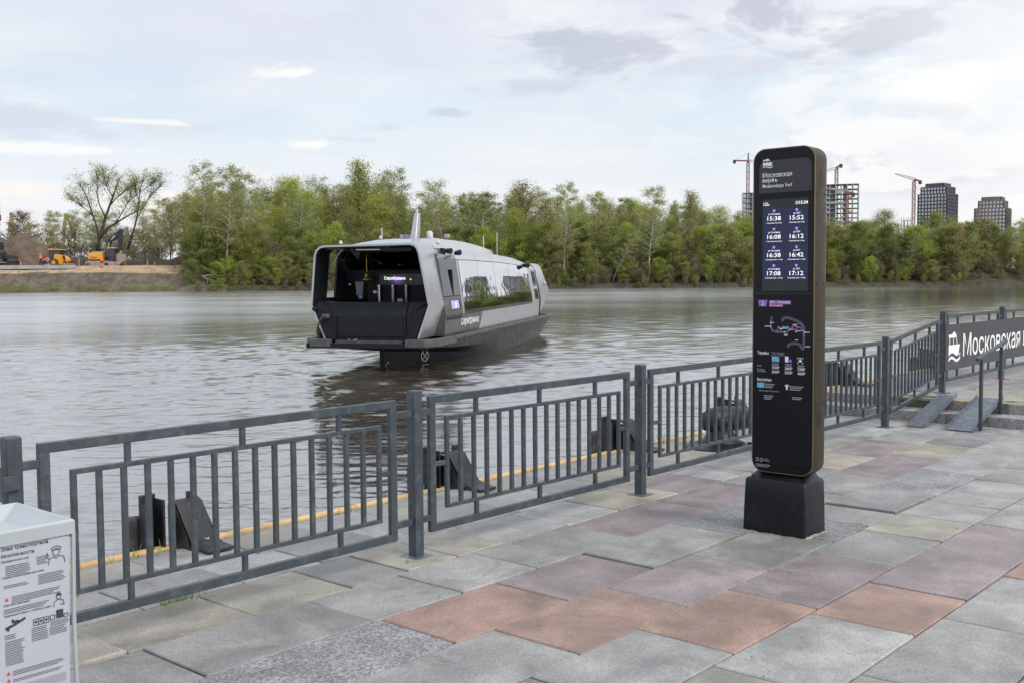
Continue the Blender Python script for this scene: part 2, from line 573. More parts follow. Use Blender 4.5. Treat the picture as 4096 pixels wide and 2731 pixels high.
ROWS = {
    (4.5, 5.04): [(-.2, 'grey'), (.6, 'grey'), (1.1, 'beige'), (1.75, 'beige'), (2.43, 'beige'), (3.13, 'beige'), (3.77, 'green'), (4.2, 'beige'), (4.62, 'beige'),
                  (5.05, 'light'), (5.72, 'light'), (6.34, 'yellow'), (7.16, 'mauve'), (7.82, 'light'), (8.35, 'green'), (8.95, 'light'), (9.6, 'yellow'), (10.35, 'green'), (10.95, 'light'), (11.5, 'light'), (12.1, 'beige')],
    (3.96, 4.5): [(.4, 'grey'), (1.5, 'grey'), (2.5, 'grey'), (3.45, 'green'), (4.1, 'light'), (4.74, 'green'), (5.69, 'mauve'), (6.79, 'mauve'), (7.75, 'grey'), (8.3, 'dark'), (8.95, 'yellow'), (9.77, 'mauve'), (10.79, 'grey'), (11.6, 'light')],
    (3.43, 3.96): [(1.2, 'grey'), (2.3, 'dark'), (3.5, 'salmon'), (4.36, 'mauve'), (5.17, 'green'), (6.16, 'dark'), (7.05, 'green'), (7.9, 'light'), (8.75, 'mauve'), (10.0, 'yellow'), (10.96, 'dark'), (11.5, 'grey'), (12.1, 'light')],
    (2.89, 3.43): [(1.8, 'grey'), (2.7, 'light'), (3.76, 'salmon'), (4.67, 'mauve'), (5.57, 'green'), (6.45, 'dark'), (7.0, 'grey'), (7.48, 'grey'), (8.3, 'dark'), (9.4, 'light'), (10.2, 'light'), (10.9, 'light'), (11.7, 'grey')],
    (2.357, 2.89): [(1.7, 'grey'), (2.5, 'mauve'), (3.4, 'light'), (4.21, 'salmon'), (5.07, 'mauve'), (6.1, 'green'), (6.89, 'beige'), (7.5, 'light'), (8.1, 'light'), (9.2, 'grey'), (9.9, 'light'), (10.7, 'grey'), (11.4, 'light'), (12.0, 'grey')],
    (1.82, 2.357): [(2.3, 'grey'), (3.2, 'beige'), (4.02, 'light'), (4.98, 'salmon'), (5.71, 'mauve'), (6.68, 'mauve'), (7.55, 'light'), (8.4, 'light'), (9.3, 'grey'), (10.2, 'light'), (11.1, 'grey'), (11.9, 'light')],
    (1.28, 1.82): [(2.6, 'grey'), (3.5, 'beige'), (4.34, 'light'), (5.33, 'light'), (6.31, 'salmon'), (7.1, 'light'), (8.0, 'grey'), (9.0, 'light'), (10.0, 'beige'), (11.0, 'grey'), (11.9, 'light')],
    (.745, 1.28): [(2.8, 'grey'), (3.7, 'light'), (4.7, 'beige'), (5.5, 'light'), (6.4, 'grey'), (7.3, 'light'), (8.3, 'grey'), (9.3, 'light'), (10.3, 'grey'), (11.4, 'light')],
    (.21, .745): [(2.9, 'grey'), (3.8, 'light'), (4.8, 'mauve'), (5.7, 'light'), (6.6, 'grey'), (7.6, 'light'), (8.6, 'grey'), (9.7, 'light'), (10.8, 'grey'), (11.8, 'light')],
    (-.33, .21): [(3.4, 'grey'), (4.4, 'light'), (5.4, 'grey'), (6.4, 'light'), (7.4, 'beige'), (8.4, 'grey'), (9.5, 'light'), (10.5, 'grey'), (11.6, 'light')],
}
yy_ = -.33
for k in range(6):
    x_, row_ = 3.2 + .3 * k, []
    while x_ < 12.0:
        row_.append((x_, r2.choice(('grey', 'light', 'grey', 'light', 'green', 'mauve'))))
        x_ += r2.uniform(.9, 1.35)
    ROWS[(yy_ - .535, yy_)] = row_
    yy_ -= .535
lifts = {(2.89, 7.48): .020, (4.5, 4.62): .008, (4.5, 4.2): .007, (3.96, 4.74): .004, (3.43, 5.17): .012, (4.5, 1.75): .012, (2.89, 8.3): .006}
for (y0, y1), cells in ROWS.items():
    for i, (x, c) in enumerate(cells):
        xe = cells[i + 1][0] if i + 1 < len(cells) else 12.545
        slab(prom, x, xe, y0, y1, 0, G[c], lift=lifts.get((y0, x)))
for y0, y1, off in ((5.045, 5.53, 0), (5.53, 6.02, .29)):
    x = -.1 + off
    while x < 12.5:
        xe = min(x + r2.choice((.56, .62, .62, .66)), 12.545)
        if 12.545 - xe < .2:
            xe = 12.545
        slab(prom, x, xe, y0, y1, 0, G['yellow' if 6.7 < x < 7.3 and y0 < 5.3 else r2.choice(('light', 'light', 'grey', 'light', 'beige'))])
        x = xe
obj('gravel_strip', MB().box((-30, 6.025, -.2), (12.6, 6.103, -.012)), M['gravel'], prom, kind='stuff')

# steps up to the higher terrace
ZU = .235
steps = obj('terrace', MB().box((12.93, -40, -3.2), (70, 6.1035, ZU - .036)), M['joint'], quay=True, kind='structure')
y = 6.102
while y > -9:
    w = r2.uniform(.8, 1.3)
    for (xa, xb, za, zb) in ((12.548, 12.96, -.1, .118), (12.905, 13.25, .05, ZU)):
        d = r2.uniform(.1, .6) if xa > 12.7 else 0
        mb = MB().box((xa, y - w + .003 - d, za + .02), (xb, y - .003 - d, zb))
        o = obj('step_block', mb, G['step'], steps, bevel=.006)
        mb = MB().box((xa + .022, y - w - d, za - .1), (xb, y - d, za + .019))
        if w > 1:
            obj('step_footing', mb, M['concrete'], steps)
    y -= w
obj('edge_line', MB().box((12.925, -9, ZU + .001), (13.0, 6.095, ZU + .004)), M['yellowline'], steps)
yy = 6.02
for wrow in (.49, .485, .54, .54, .53, .54, .533, .537, .54, .54, .54, .54, .54, .54, .54, .54, .54):
    x = 13.26 - r2.uniform(0, .5)
    first = True
    while x < 24:
        L = r2.uniform(.75, 1.3)
        xs = 13.255 if first else x
        if x + L - xs > .25:
            slab(steps, xs, x + L, yy - wrow, yy, ZU, G[r2.choice(('light', 'light', 'grey', 'green', 'mauve', 'light', 'beige'))])
            first = False
        x += L
    yy -= wrow

# timber beams along the quay edge
for i, (xa, xb, z) in enumerate(((-3, 4.35, 0), (4.352, 8.3, 0), (8.302, 12.6, 0), (12.95, 18.4, ZU), (18.402, 26, ZU))):
    lab = ['yellow timber edge beam nearest the bin along the quay edge', 'yellow timber edge beam behind the first and second fence panels',
           'yellow timber edge beam running past the mooring bollard', 'yellow timber edge beam on the raised terrace behind the sloping fence panel',
           'yellow timber edge beam on the terrace behind the black banner'][i]
    tag(obj('edge_beam', MB().box((xa, 6.104, z - .11), (xb, 6.178, z + .003)), M['timber'], quay=True, bevel=.002),
        lab, 'timber beam', 'timber beams along the quay edge')

# ------------------------------------------------------------------ fence
YF = 4.703
fence = thing('railing', 'dark grey painted steel railing with vertical bars along the quay', 'railing', (0, YF, 0), quay=True)


def fpost(x, zb, H=1.034):
    s = .0345
    mb = MB().loft([[(x - s, -s, zb), (x + s, -s, zb), (x + s, s, zb), (x - s, s, zb)],
                    [(x - s, -s, zb + H - .006), (x + s, -s, zb + H - .006), (x + s, s, zb + H - .006), (x - s, s, zb + H - .006)],
                    [(x - s + .005, -s + .005, zb + H), (x + s - .005, -s + .005, zb + H), (x + s - .005, s - .005, zb + H), (x - s + .005, s - .005, zb + H)]])
    p = obj('post', mb, M['fence'], fence, bevel=.004)
    obj('base_plate', MB().cbox((x, 0, zb + .005), (.155, .155, .008)), M['plate'], p, bevel=.002)
    return p


posts = [(2.018, 0), (4.457, 0), (6.9, 0), (9.345, 0), (11.82, 0), (13.66, ZU), (16.07, ZU), (18.5, ZU), (20.94, ZU)]
for x, z in posts:
    fpost(x, z)
bal_mesh = {}


def fpanel(xa, xb, za, zb, solid=False):
    """panel between posts at xa and xb; it is sheared when the feet stand at different heights"""
    a, b = xa + .115, xb - .165
    sl = (zb - za) / (xb - xa) * .92
    def S(mb):
        mb.v = [(x, y, z + za + (x - a) * sl) for x, y, z in mb.v]
        return mb
    mb = MB()
    t, w = .0165, .05
    zt, zl = .988, .133
    zth, zlh = zt - .047, zl + .047
    mb.box((a, -t, zth), (b, t, zt)).box((a, -t, zl), (b, t, zlh))
    mb.box((a, -t, zlh - .001), (a + w, t, zth + .001)).box((b - w, -t, zlh - .001), (b, t, zth + .001))
    fr = obj('panel_frame', S(mb), M['fence'], fence, bevel=.003)
    ia, ib, it, il, q = a + .148, b - .118, .849, .263, .0125
    if not solid:
        mb = MB().box((ia, -q, it - .024), (ib, q, it)).box((ia, -q, il), (ib, q, il + .024))
        mb.box((ia, -q, il + .023), (ia + .026, q, it - .023)).box((ib - .026, -q, il + .023), (ib, q, it - .023))
        obj('inner_frame', S(mb), M['fence'], fr, bevel=.002)
        n = 14 if xb - xa > 2 else 11
        for k in range(n):
            x = ia + .013 + (ib - ia - .026) * (k + 1) / (n + 1)
            obj('bar', S(MB().box((x - .0125, -q + .001, il + .0235), (x + .0125, q - .001, it - .0235))), M['fence'], fr)
    fr_ = (.2, .5, .8)
    for k in fr_:
        x = a + (b - a) * k
        top = it - .001 if not solid else it - .08
        bot = il + .001 if not solid else il + .06
        obj('spacer', S(MB().box((x - .0125, -q, top), (x + .0125, q, zth + .001))), M['fence'], fr)
        obj('spacer', S(MB().box((x - .0125, -q, zlh - .001), (x + .0125, q, bot))), M['fence'], fr)
    if not solid:
        zc = .555
        obj('spacer', S(MB().box((a + w - .001, -q, zc - .0125), (ia + .001, q, zc + .0125))), M['fence'], fr)
        obj('spacer', S(MB().box((ib - .001, -q, zc - .0125), (b - w + .001, q, zc + .0125))), M['fence'], fr)
    for zz in (.895, .225):
        obj('bracket', MB().box((xa + .03, -.014, za + zz - .02), (a + .002, .014, za + zz + .02)), M['fence'], fr, bevel=.002)
        obj('bracket', MB().box((b - .002, -.014, zb + zz - .02), (xb - .03, .014, zb + zz + .02)), M['fence'], fr, bevel=.002)


for i in range(len(posts) - 1):
    fpanel(posts[i][0], posts[i + 1][0], posts[i][1], posts[i + 1][1], solid=i >= 5)

gate = thing('gate', 'grey steel gate leaf hinged to the leftmost fence post behind the bin', 'gate', (1.955, YF, 0), quay=True)
mb = MB().box((-.085, -.03, .08), (-.02, .03, .99)).box((-1.6, -.03, .93), (-.084, .03, .985)).box((-1.6, -.03, .1), (-.084, .03, .15))
mb.box((-1.6, -.03, .15), (-1.54, .03, .93))
obj('gate_frame', mb, M['fence'], gate, bevel=.003)
for z in (.835, .25):
    h = MB().tube([(-.012, -.045, z - .075), (-.012, -.045, z + .075)], .0145, 10)
    h.box((.0, -.052, z - .035), (.075, -.0355, z + .03))
    obj('hinge', h, M['fence'], gate, bevel=.002)

# ------------------------------------------------------------------ banner on the upper fence
ban = thing('banner_board', 'dark grey banner board lettered in white fixed to the upper fence', 'banner', (13.69, YF - .038, ZU), quay=True)
obj('board', MB().box((-.06, -.006, .282), (5.9, .0, .86)), M['banner'], ban)
tag(ban, None)
ex, ez = (1, 0, 0), (0, 0, 1)
yb = -.009


def boat_sign(parent, mat, P, w, h, ex, ez, n, name='ferry_emblem'):
    """pictogram of a little ferry over waves; P lower left corner, n small offset along the normal"""
    ex, ez, P = Vector(ex), Vector(ez), Vector(P)
    U = lambda x, y: P + ex * x * w + ez * y * h
    mb = MB()
    for poly in ([(.0, .80), (.0, .91), (.30, .915), (.34, .985), (.53, .985), (.57, .915), (.63, .905), (.66, .80)],
                 [(.06, .55), (.06, .80), (.11, .80), (.11, .55)], [(.37, .55), (.37, .80), (.42, .80), (.42, .55)],
                 [(.69, .55), (.61, .80), (.66, .80), (.74, .55)],
                 [(0, .555), (.94, .555), (.83, .20), (.70, .17), (.55, .20), (.40, .275), (.25, .29), (.1, .24), (0, .18)],
                 [(0, .0), (0, .09), (.12, .155), (.25, .175), (.40, .15), (.55, .075), (.70, .045), (.85, .08), (.98, .155), (.98, .07), (.85, -.01), (.70, -.045), (.55, -.015), (.40, .06), (.25, .09), (.12, .07)],
                 [(.88, .22), (.98, .29), (.98, .21), (.90, .17)]):
        mb.poly([U(x, y * .96 + .04) for x, y in poly])
    me = mb.mesh(name, fix=False)
    bm = bmesh.new()
    bm.from_mesh(me)
    bmesh.ops.triangulate(bm, faces=bm.faces)
    bm.to_mesh(me)
    bm.free()
    return obj(name, me, mat, parent)


boat_sign(ban, M['print'], (.045, yb, .375), .44, .39, ex, ez, yb)
letter('Московская', M['print'], ban, (.59, yb, .425), ex, ez, w=2.51, h=.30, bold=.0)
letter('верфь', M['print'], ban, (3.25, yb, .355), ex, ez, w=1.27, h=.37, bold=.0)

# ------------------------------------------------------------------ ramps and handrail at the steps
def ramp(x0, x1, y0, y1, label):
    t = thing('step_ramp', label, 'ramp', (x0, (y0 + y1) / 2, 0), quay=True, group='steel ramps laid on the steps')
    L, hw, H = x1 - x0, (y1 - y0) / 2, ZU + .035
    obj('ramp_plate', MB().loft([[(0, -hw, .006), (0, hw, .006), (0, hw, .014), (0, -hw, .014)], [(L, -hw, H), (L, hw, H), (L, hw, H + .008), (L, -hw, H + .008)]]), M['ramp'], t)
    for s in (-1, 1):
        obj('edge_flange', MB().bar((0.02, s * hw, .024), (L, s * hw, H + .018), .006, .045), M['ramp'], t)
    return t


ramp(12.005, 13.06, 4.325, 4.515, 'narrow blue grey steel ramp on the steps next to the fence')
ramp(11.99, 13.06, 3.795, 4.085, 'wide blue grey steel ramp on the steps beside the handrail')
hr = thing('handrail', 'slim steel handrail on two posts beside the wide ramp', 'handrail', (12.17, 3.765, 0), quay=True)
obj('post', MB().cbox((-.01, 0, .40), (.036, .036, .80)), M['fence'], hr, bevel=.003)
obj('post', MB().cbox((.69, 0, .118 + .39), (.036, .036, .78)), M['fence'], hr, bevel=.003)
obj('rail', MB().bar((-.16, 0, .80), (.86, 0, .955), .04, .032), M['fence'], hr, bevel=.004)

# ------------------------------------------------------------------ fenders on the quay edge
def make_fender(name, label, x, z):
    t = thing(name, label, 'fender', (x, 6.1, z), quay=True, group='black fender brackets on the quay edge')
    prof = [(.08, .285), (.03, .295), (-.02, .275), (-.07, .205), (-.125, .115), (-.18, .06), (-.25, .036), (-.37, .026)]
    inn = [(a - .004, b - .018) for a, b in reversed(prof)]
    obj('foot_plate', MB().prism(prof + inn, -.075, .115, 'x'), M['black'], t, bevel=.004)
    web = [(.08, .0), (.08, .265), (-.01, .25), (-.08, .15), (-.16, .035), (-.2, .0)]
    obj('web_plate', MB().prism(web, -.08, -.062, 'x'), M['black'], t)
    obj('web_plate', MB().prism(web, .09, .108, 'x'), M['black'], t)
    ch = MB().box((-.15, .02, -.9), (-.132, .17, .31)).box((-.235, .02, -.9), (-.217, .17, .28)).box((-.236, .14, -.9), (-.131, .17, .335))
    obj('channel', ch, M['black'], t, bevel=.004)
    obj('back_plate', MB().box((-.1305, .145, -.9), (-.0815, .165, .28)), M['black'], t)
    for zz in (.2, .05):
        obj('bolt', MB().tube([(-.235, .08, zz), (-.2, .08, zz)], .01, 6), M['black'], t)
    n = 10
    rng_ = [(-.23 - .085 * math.cos(math.pi * k / n), .2 + .085 * math.sin(math.pi * k / n)) for k in range(n + 1)]
    obj('rubber_block', MB().prism(rng_, -1.2, .185, 'z'), M['rubber'], t, bevel=.02)
    obj('top_lug', MB().box((.05, .05, .26), (.10, .075, .33)), M['black'], t)
    return t


fl = ['black fender bracket with white chalk mark behind the first fence panel', 'black fender bracket with blue paint on its rubber beyond the second fence post',
      'black fender bracket behind the right end of the second fence panel', 'black fender bracket standing just behind the mooring bollard',
      'black fender bracket seen through the bars right of the black kiosk', 'black fender bracket on the terrace edge behind the sloping fence panel']
for i, (x, z) in enumerate(((3.72, 0), (6.22, 0), (8.72, 0), (10.95, 0), (13.9, ZU), (17.3, ZU))):
    t = make_fender('quay_fender', fl[i], x, z)
    if i == 0:
        obj('chalk_mark', MB().tube([(.04 + .016 * math.cos(a * .5), -.19 + .02 * math.sin(a * .5), .062) for a in range(1, 10)], .003, 4), M['print'], t)
    if i == 1:
        obj('paint_patch', MB().box((-.316, .11, -.6), (-.228, .199, .03)), M['graffiti'], t)

bol = thing('mooring_bollard', 'black cast mooring bollard with a broad horn behind the fence', 'bollard', (9.42, 5.44, 0), quay=True)
obj('base', MB().lathe([(.0, 0), (.36, 0), (.36, .012), (.30, .03), (.22, .05), (.0, .05)], 24), M['black'], bol, autos=True)
obj('stem', MB().lathe([(.0, .03), (.25, .04), (.18, .08), (.13, .15), (.13, .24), (.16, .3), (.0, .34)], 20), M['black'], bol, smooth=True)
obj('horn', MB().tube([(-.22, .05, .27), (-.2, .05, .27), (-.1, .02, .285), (.1, -.05, .285), (.28, -.1, .27), (.36, -.12, .26), (.38, -.12, .26)], [.03, .1, .125, .13, .115, .09, .02], 14), M['black'], bol, smooth=True)
for k in range(4):
    a = k * math.pi / 2 + .5
    obj('bolt', MB().tube([(.29 * math.cos(a), .29 * math.sin(a), .02), (.29 * math.cos(a), .29 * math.sin(a), .055)], .022, 6), M['black'], bol)

# ------------------------------------------------------------------ grass in the joints
rg = random.Random(4)
mb = MB()
def blades(x, y, z, n, h, spread):
    for _ in range(n):
        a = rg.uniform(0, 6.28)
        px, py = x + rg.gauss(0, spread), y + rg.gauss(0, spread * .4)
        L, le = h * rg.uniform(.5, 1.2), rg.uniform(.1, .8)
        dx, dy = math.cos(a) * le * L, math.sin(a) * le * L
        w = .0022
        mb.add([(px - w, py, z), (px + w, py, z), (px + dx * .5 + w * .7, py + dy * .5, z + L * .6), (px + dx * .5 - w * .7, py + dy * .5, z + L * .6), (px + dx, py + dy, z + L * .85)],
               [(0, 1, 2, 3), (3, 2, 4)])
for x, y, n, h, s in ((2.98, 5.04, 34, .10, .05), (3.08, 5.04, 30, .09, .05), (4.78, 5.02, 8, .05, .015), (4.30, 4.62, 12, .05, .02), (5.10, 4.44, 14, .055, .03),
                      (4.95, 4.5, 10, .02, .08), (3.42, 4.52, 12, .018, .1), (9.25, 6.03, 26, .16, .05), (5.0, 6.02, 12, .09, .05), (3.35, 6.06, 16, .10, .1), (2.9, 6.05, 10, .1, .12),
                      (4.15, 6.0, 10, .03, .06), (6.5, 5.04, 10, .02, .1), (8.6, 5.04, 20, .02, .25), (7.3, 6.05, 10, .07, .1), (10.2, 6.05, 14, .09, .2), (4.0, 5.04, 14, .02, .2)):
    blades(x, y, -.01, n, h, s)
blades(14.28, 4.53, ZU - .01, 40, .11, .05)
blades(15.5, 6.05, ZU - .01, 26, .1, .2)
tag(obj('grass_tufts', mb.mesh('grass_tufts', fix=False), M['grass'], quay=True, kind='stuff'), 'small green grass tufts growing in the paving joints', 'grass')
# litter leaves on the slabs
mb = MB()
for _ in range(70):
    x, y = rg.uniform(2.5, 11), rg.uniform(1.0, 4.6)
    a, s = rg.uniform(0, 6), rg.uniform(.004, .011)
    q = [(x + s * math.cos(a + k * 1.57) * (1 if k % 2 else .5), y + s * math.sin(a + k * 1.57) * (1 if k % 2 else .5), .006 + rg.uniform(0, .004)) for k in range(4)]
    mb.add(q, [(0, 1, 2, 3)])
tag(obj('litter_specks', mb.mesh('litter_specks', fix=False), M['joint'], quay=True, kind='stuff'), 'tiny dark specks of dirt and bud scales lying on the slabs', 'litter')

# ================================================================== KIOSK
kiosk = thing('information_kiosk', 'tall black information kiosk with a lit timetable screen on the promenade', 'kiosk', (6.38, 3.27, 0), quay=True)
KX, KY = 6.38, 3.27
# base: tapered block with rounded top edges
def rrect(x0, x1, y0, y1, z, r, n=4):
    out = []
    for cx, cy, a0 in ((x1 - r, y1 - r, 0), (x0 + r, y1 - r, 90), (x0 + r, y0 + r, 180), (x1 - r, y0 + r, 270)):
        for k in range(n + 1):
            a = R(a0 + 90 * k / n)
            out.append((cx + r * math.cos(a), cy + r * math.sin(a), z))
    return out
mb = MB().loft([rrect(-.012, .300, -.216, .238, -.012, .014), rrect(-.008, .296, -.212, .232, .2, .014), rrect(-.003, .292, -.208, .226, .347, .014),
                rrect(.004, .286, -.202, .219, .360, .018), rrect(.018, .276, -.190, .206, .366, .022), rrect(.085, .255, -.165, .182, .410, .03), rrect(.11, .24, -.15, .17, .415, .03)])
kb = obj('base', mb, M['blackmat'], kiosk, autos=True)
rm = random.Random(8)
def skirt(r_, z):
    return [(x + (.014 + rm.uniform(-.008, .016)) * (1 if x > .13 else -1) * r_, y + (.014 + rm.uniform(-.008, .016)) * (1 if y > .01 else -1) * r_, z) for x, y, _ in rrect(-.012, .288, -.216, .238, 0, .02, 3)]
def dense(l):
    out = []
    for p_, q_ in zip(l, l[1:] + l[:1]):
        n_ = max(1, int((Vector(q_) - Vector(p_)).length / .03))
        for k in range(n_):
            w_ = Vector(p_).lerp(Vector(q_), k / n_)
            out.append((w_.x + rm.uniform(-.006, .006), w_.y + rm.uniform(-.006, .006), w_.z))
    return out
so = dense(skirt(.55, .0005))
si = [(.138 + (x - .138) * .90, .011 + (y - .011) * .93, max(.002, .008 + rm.uniform(-.008, .008))) for x, y, z in so]
obj('mortar_skirt', MB().loft([so, si], caps=False), M['mortar'], kb)
obj('badge', MB().lathe([(0, 0), (.012, 0), (.012, .004), (0, .004)], 12, (.035, .19, .385)), M['plate'], kb)
# housing: rounded plate shape extruded along x
def rpoly(y0, y1, z0, z1, r, n=8):
    out = []
    for cy, cz, a0 in ((y1 - r, z1 - r, 0), (y0 + r, z1 - r, 90), (y0 + r, z0 + r, 180), (y1 - r, z0 + r, 270)):
        for k in range(n + 1):
            a = R(a0 + 90 * k / n)
            out.append((cy + r * math.cos(a), cz + r * math.sin(a)))
    return out
Y0, Y1, Z0, Z1 = -.238, .199, .404, 2.553
hs = MB().loft([[(x, y, z) for y, z in rpoly(Y0 + e, Y1 - e, Z0 + e, Z1 - e, .085 - e)] for x, e in ((.048, .002), (.054, .0), (.2, 0), (.225, .004), (.24, .018))])
obj('housing', hs, M['bronze'], kiosk, autos=True)
obj('glass_front', MB().loft([[(x, y, z) for y, z in rpoly(Y0 + e, Y1 - e, Z0 + e, Z1 - e, .08)] for x, e in ((.05, .007), (.041, .007), (.040, .009))]), M['kglass'], kiosk)
tr_ = MB().loft([[(x, y, z) for y, z in rpoly(Y0 + e, Y1 - e, Z0 + e, Z1 - e, .085 - e * .6)] for x, e in ((.050, -.0012), (.0435, -.0012), (.0435, .0040), (.050, .0040))], caps=False)
obj('edge_trim', tr_, M['trim'], kiosk, autos=True)
KXF = .0395
KE, KU = Vector((0, -1, 0)), Vector((0, 0, 1))
def kp(y, z, d=.0):
    return Vector((KXF - d, y - KY, z))
def kquad(name, mat, yl, zb, yr, zt, parent, d=.0006, r=0.0):
    if r:
        P = [(KXF - d, y - KY, z) for y, z in rpoly(yr, yl, zb, zt, r, 5)]
    else:
        P = [kp(yl, zb, d), kp(yr, zb, d), kp(yr, zt, d), kp(yl, zt, d)]
    return obj(name, MB().poly(P), mat, parent)
hdr = obj('header_panel', MB().loft([[(x, y - KY, z) for y, z in [(3.424, 2.262), (3.052, 2.262)] + [(3.052 + .05 - .05 * math.cos(a), 2.425 + .05 * math.sin(a)) for a in (0, .4, .8, 1.2, 1.57)] + [(3.424 - .05 + .05 * math.sin(a), 2.425 + .05 * math.cos(a)) for a in (0, .4, .8, 1.2, 1.57)]] for x in (.0405, KXF - .001)]), M['kheader'], kiosk)
boat_sign(hdr, M['print'], kp(3.397, 2.425, .002), .073, .062, KE, KU, 0)
letter('Московская', M['print'], hdr, kp(3.399, 2.364, .002), KE, KU, w=.211, h=.031, bold=.008)
letter('верфь', M['print'], hdr, kp(3.399, 2.326, .002), KE, KU, w=.107, h=.033, bold=.008)
letter('Moskovskaya Verf', M['print'], hdr, kp(3.399, 2.289, .002), KE, KU, w=.212, h=.031, bold=.004)
scr = kquad('screen', M['kscreen'], 3.398, 1.615, 3.073, 2.219, kiosk)
letter('15:34', M['kwhite'], scr, kp(3.137, 2.178, .002), KE, KU, w=.061, h=.021, bold=.012)
ck = MB()
for k in range(16):
    a, b = 2 * math.pi * k / 16, 2 * math.pi * (k + 1) / 16
    ck.poly([kp(3.1525 + r * math.cos(t), 2.188 + r * math.sin(t), .002) for r, t in ((.0085, a), (.0085, b), (.011, b), (.011, a))])
ck.poly([kp(3.1535, 2.188, .002), kp(3.1515, 2.188, .002), kp(3.1515, 2.195, .002), kp(3.1535, 2.195, .002)])
ck.poly([kp(3.1535, 2.189, .002), kp(3.1475, 2.189, .002), kp(3.1475, 2.187, .002), kp(3.1535, 2.187, .002)])
obj('clock_sign', ck.mesh('clock_sign', fix=False), M['kwhite'], scr)
letter('5 мая,', M['kwhite'], scr, kp(3.392, 2.190, .002), KE, KU, w=.037, h=.010, bold=.01)
letter('вторник', M['kwhite'], scr, kp(3.392, 2.176, .002), KE, KU, w=.044, h=.011, bold=.01)
times = [('до Печатники', '15:38', 'Отправление через 4 мин'), ('до ЗИЛ', '15:52', 'Отправление через 18 мин'),
         ('до Печатники', '16:08', 'Отправление через 34 мин'), ('до ЗИЛ', '16:12', 'Отправление через 38 мин'),
         ('до Печатники', '16:38', 'Отправление через 1 ч 4 мин'), ('до ЗИЛ', '16:42', 'Отправление через 1 ч 8 мин'),
         ('до Печатники', '17:08', 'Отправление через 1 ч 34 мин'), ('до ЗИЛ', '17:12', 'Отправление через 1 ч 38 мин')]
def badge(parent, yl, zb, w, h, d, dy=.16, mats=None):
    a, b = mats or (M['kpurple'], M['kviolet'])
    obj('route_badge', MB().poly([kp(yl - w * dy, zb, d), kp(yl - w * .5, zb, d), kp(yl - w * .5, zb + h, d), kp(yl, zb + h, d)]), a, parent)
    obj('route_badge', MB().poly([kp(yl - w * .5, zb, d), kp(yl - w * (1 - dy), zb, d), kp(yl - w, zb + h, d), kp(yl - w * .5, zb + h, d)]), b, parent)
for i, (dest, tm, note) in enumerate(times):
    r, c = divmod(i, 2)
    yl = 3.392 - c * .161
    zt = 2.161 - r * .1205
    cell = kquad('timetable_cell', M['kcell'], yl, zt - .1165, yl - .157, zt, kiosk, d=.0012)
    yc = yl - .0785
    badge(cell, yc + .013, zt - .026, .026, .017, .002)
    letter('2', M['kwhite'], cell, kp(yc, zt - .0235, .003), KE, KU, h=.012, bold=.004, anchor='c')
    letter(dest, M['kwhite'], cell, kp(yc, zt - .046, .002), KE, KU, w=.084 if i % 2 == 0 else .047, h=.0125, bold=.004, anchor='c')
    letter(tm, M['kwhite'], cell, kp(yc, zt - .082, .002), KE, KU, w=.097, h=.028, bold=.004, anchor='c')
    letter(note, M['kwhite'], cell, kp(yc, zt - .1035, .002), KE, KU, w=.108 if r < 2 else .124, h=.0095, bold=.0, anchor='c')
low = kquad('print_panel', M['kpanel'], 3.459, .47, 3.041, 1.596, kiosk)
obj('panel_joint', MB().poly([kp(3.462, 1.597, .001), kp(3.038, 1.597, .001), kp(3.038, 1.601, .001), kp(3.462, 1.601, .001)]), M['kheader'], kiosk)
D = .0014
badge(low, 3.428, 1.512, .071, .043, D, .12, (M['printpurple'], M['printline']))
letter('2', M['print'], low, kp(3.3925, 1.52, D + .001), KE, KU, h=.028, bold=.004, anchor='c')
kquad('route_plate', M['printpurple'], 3.346, 1.527, 3.190, 1.553, low, D)
kquad('route_plate', M['printmag'], 3.346, 1.511, 3.246, 1.5265, low, D)
letter('ЗИЛ — Печатники', M['print'], low, kp(3.341, 1.533, D + .001), KE, KU, w=.146, h=.0165, bold=.012)
letter('ZIL — Pechatniki', M['print'], low, kp(3.341, 1.5145, D + .001), KE, KU, w=.088, h=.010, bold=.004)
# route map drawn as ribbons
def ribbon(pts, w, mat, d, name):
    mbr = MB()
    pts = [Vector((p[0], p[1])) for p in pts]
    for k in range(len(pts) - 1):
        t = (pts[k + 1] - pts[k]).normalized()
        nrm = Vector((-t.y, t.x)) * w / 2
        mbr.poly([kp(q.x, q.y, d + .00001 * k) for q in (pts[k] - nrm - t * w * .15, pts[k] + nrm - t * w * .15, pts[k + 1] + nrm + t * w * .15, pts[k + 1] - nrm + t * w * .15)])
    return obj(name, mbr.mesh(name, fix=False), mat, low)
def mp(px, py):      # the map crop of the photograph to panel coordinates
    return (3.466 - px * .000536, 1.5975 - (py - 12) * .000562 + px * .000012)
def mps(l):
    out = []
    l = [Vector(mp(*q)) for q in l]
    for i in range(len(l) - 1):
        p0, p1, p2, p3 = l[max(i - 1, 0)], l[i], l[i + 1], l[min(i + 2, len(l) - 1)]
        for s in range(5):
            t = s / 5
            out.append(.5 * ((2 * p1) + (p2 - p0) * t + (2 * p0 - 5 * p1 + 4 * p2 - p3) * t * t + (3 * p1 - p0 - 3 * p2 + p3) * t ** 3))
    return out + [l[-1]]
ribbon(mps([(262, 290), (250, 350), (252, 410), (275, 450), (330, 468), (440, 470), (510, 440), (560, 400), (600, 390)]), .014, M['printriver'], D, 'map_river')
ribbon(mps([(400, 340), (430, 305), (490, 305), (570, 330), (640, 360), (685, 410), (690, 480), (690, 560), (690, 640), (670, 660), (630, 610), (560, 600), (500, 610), (480, 640)]), .018, M['printriver'], D + .0003, 'map_river')
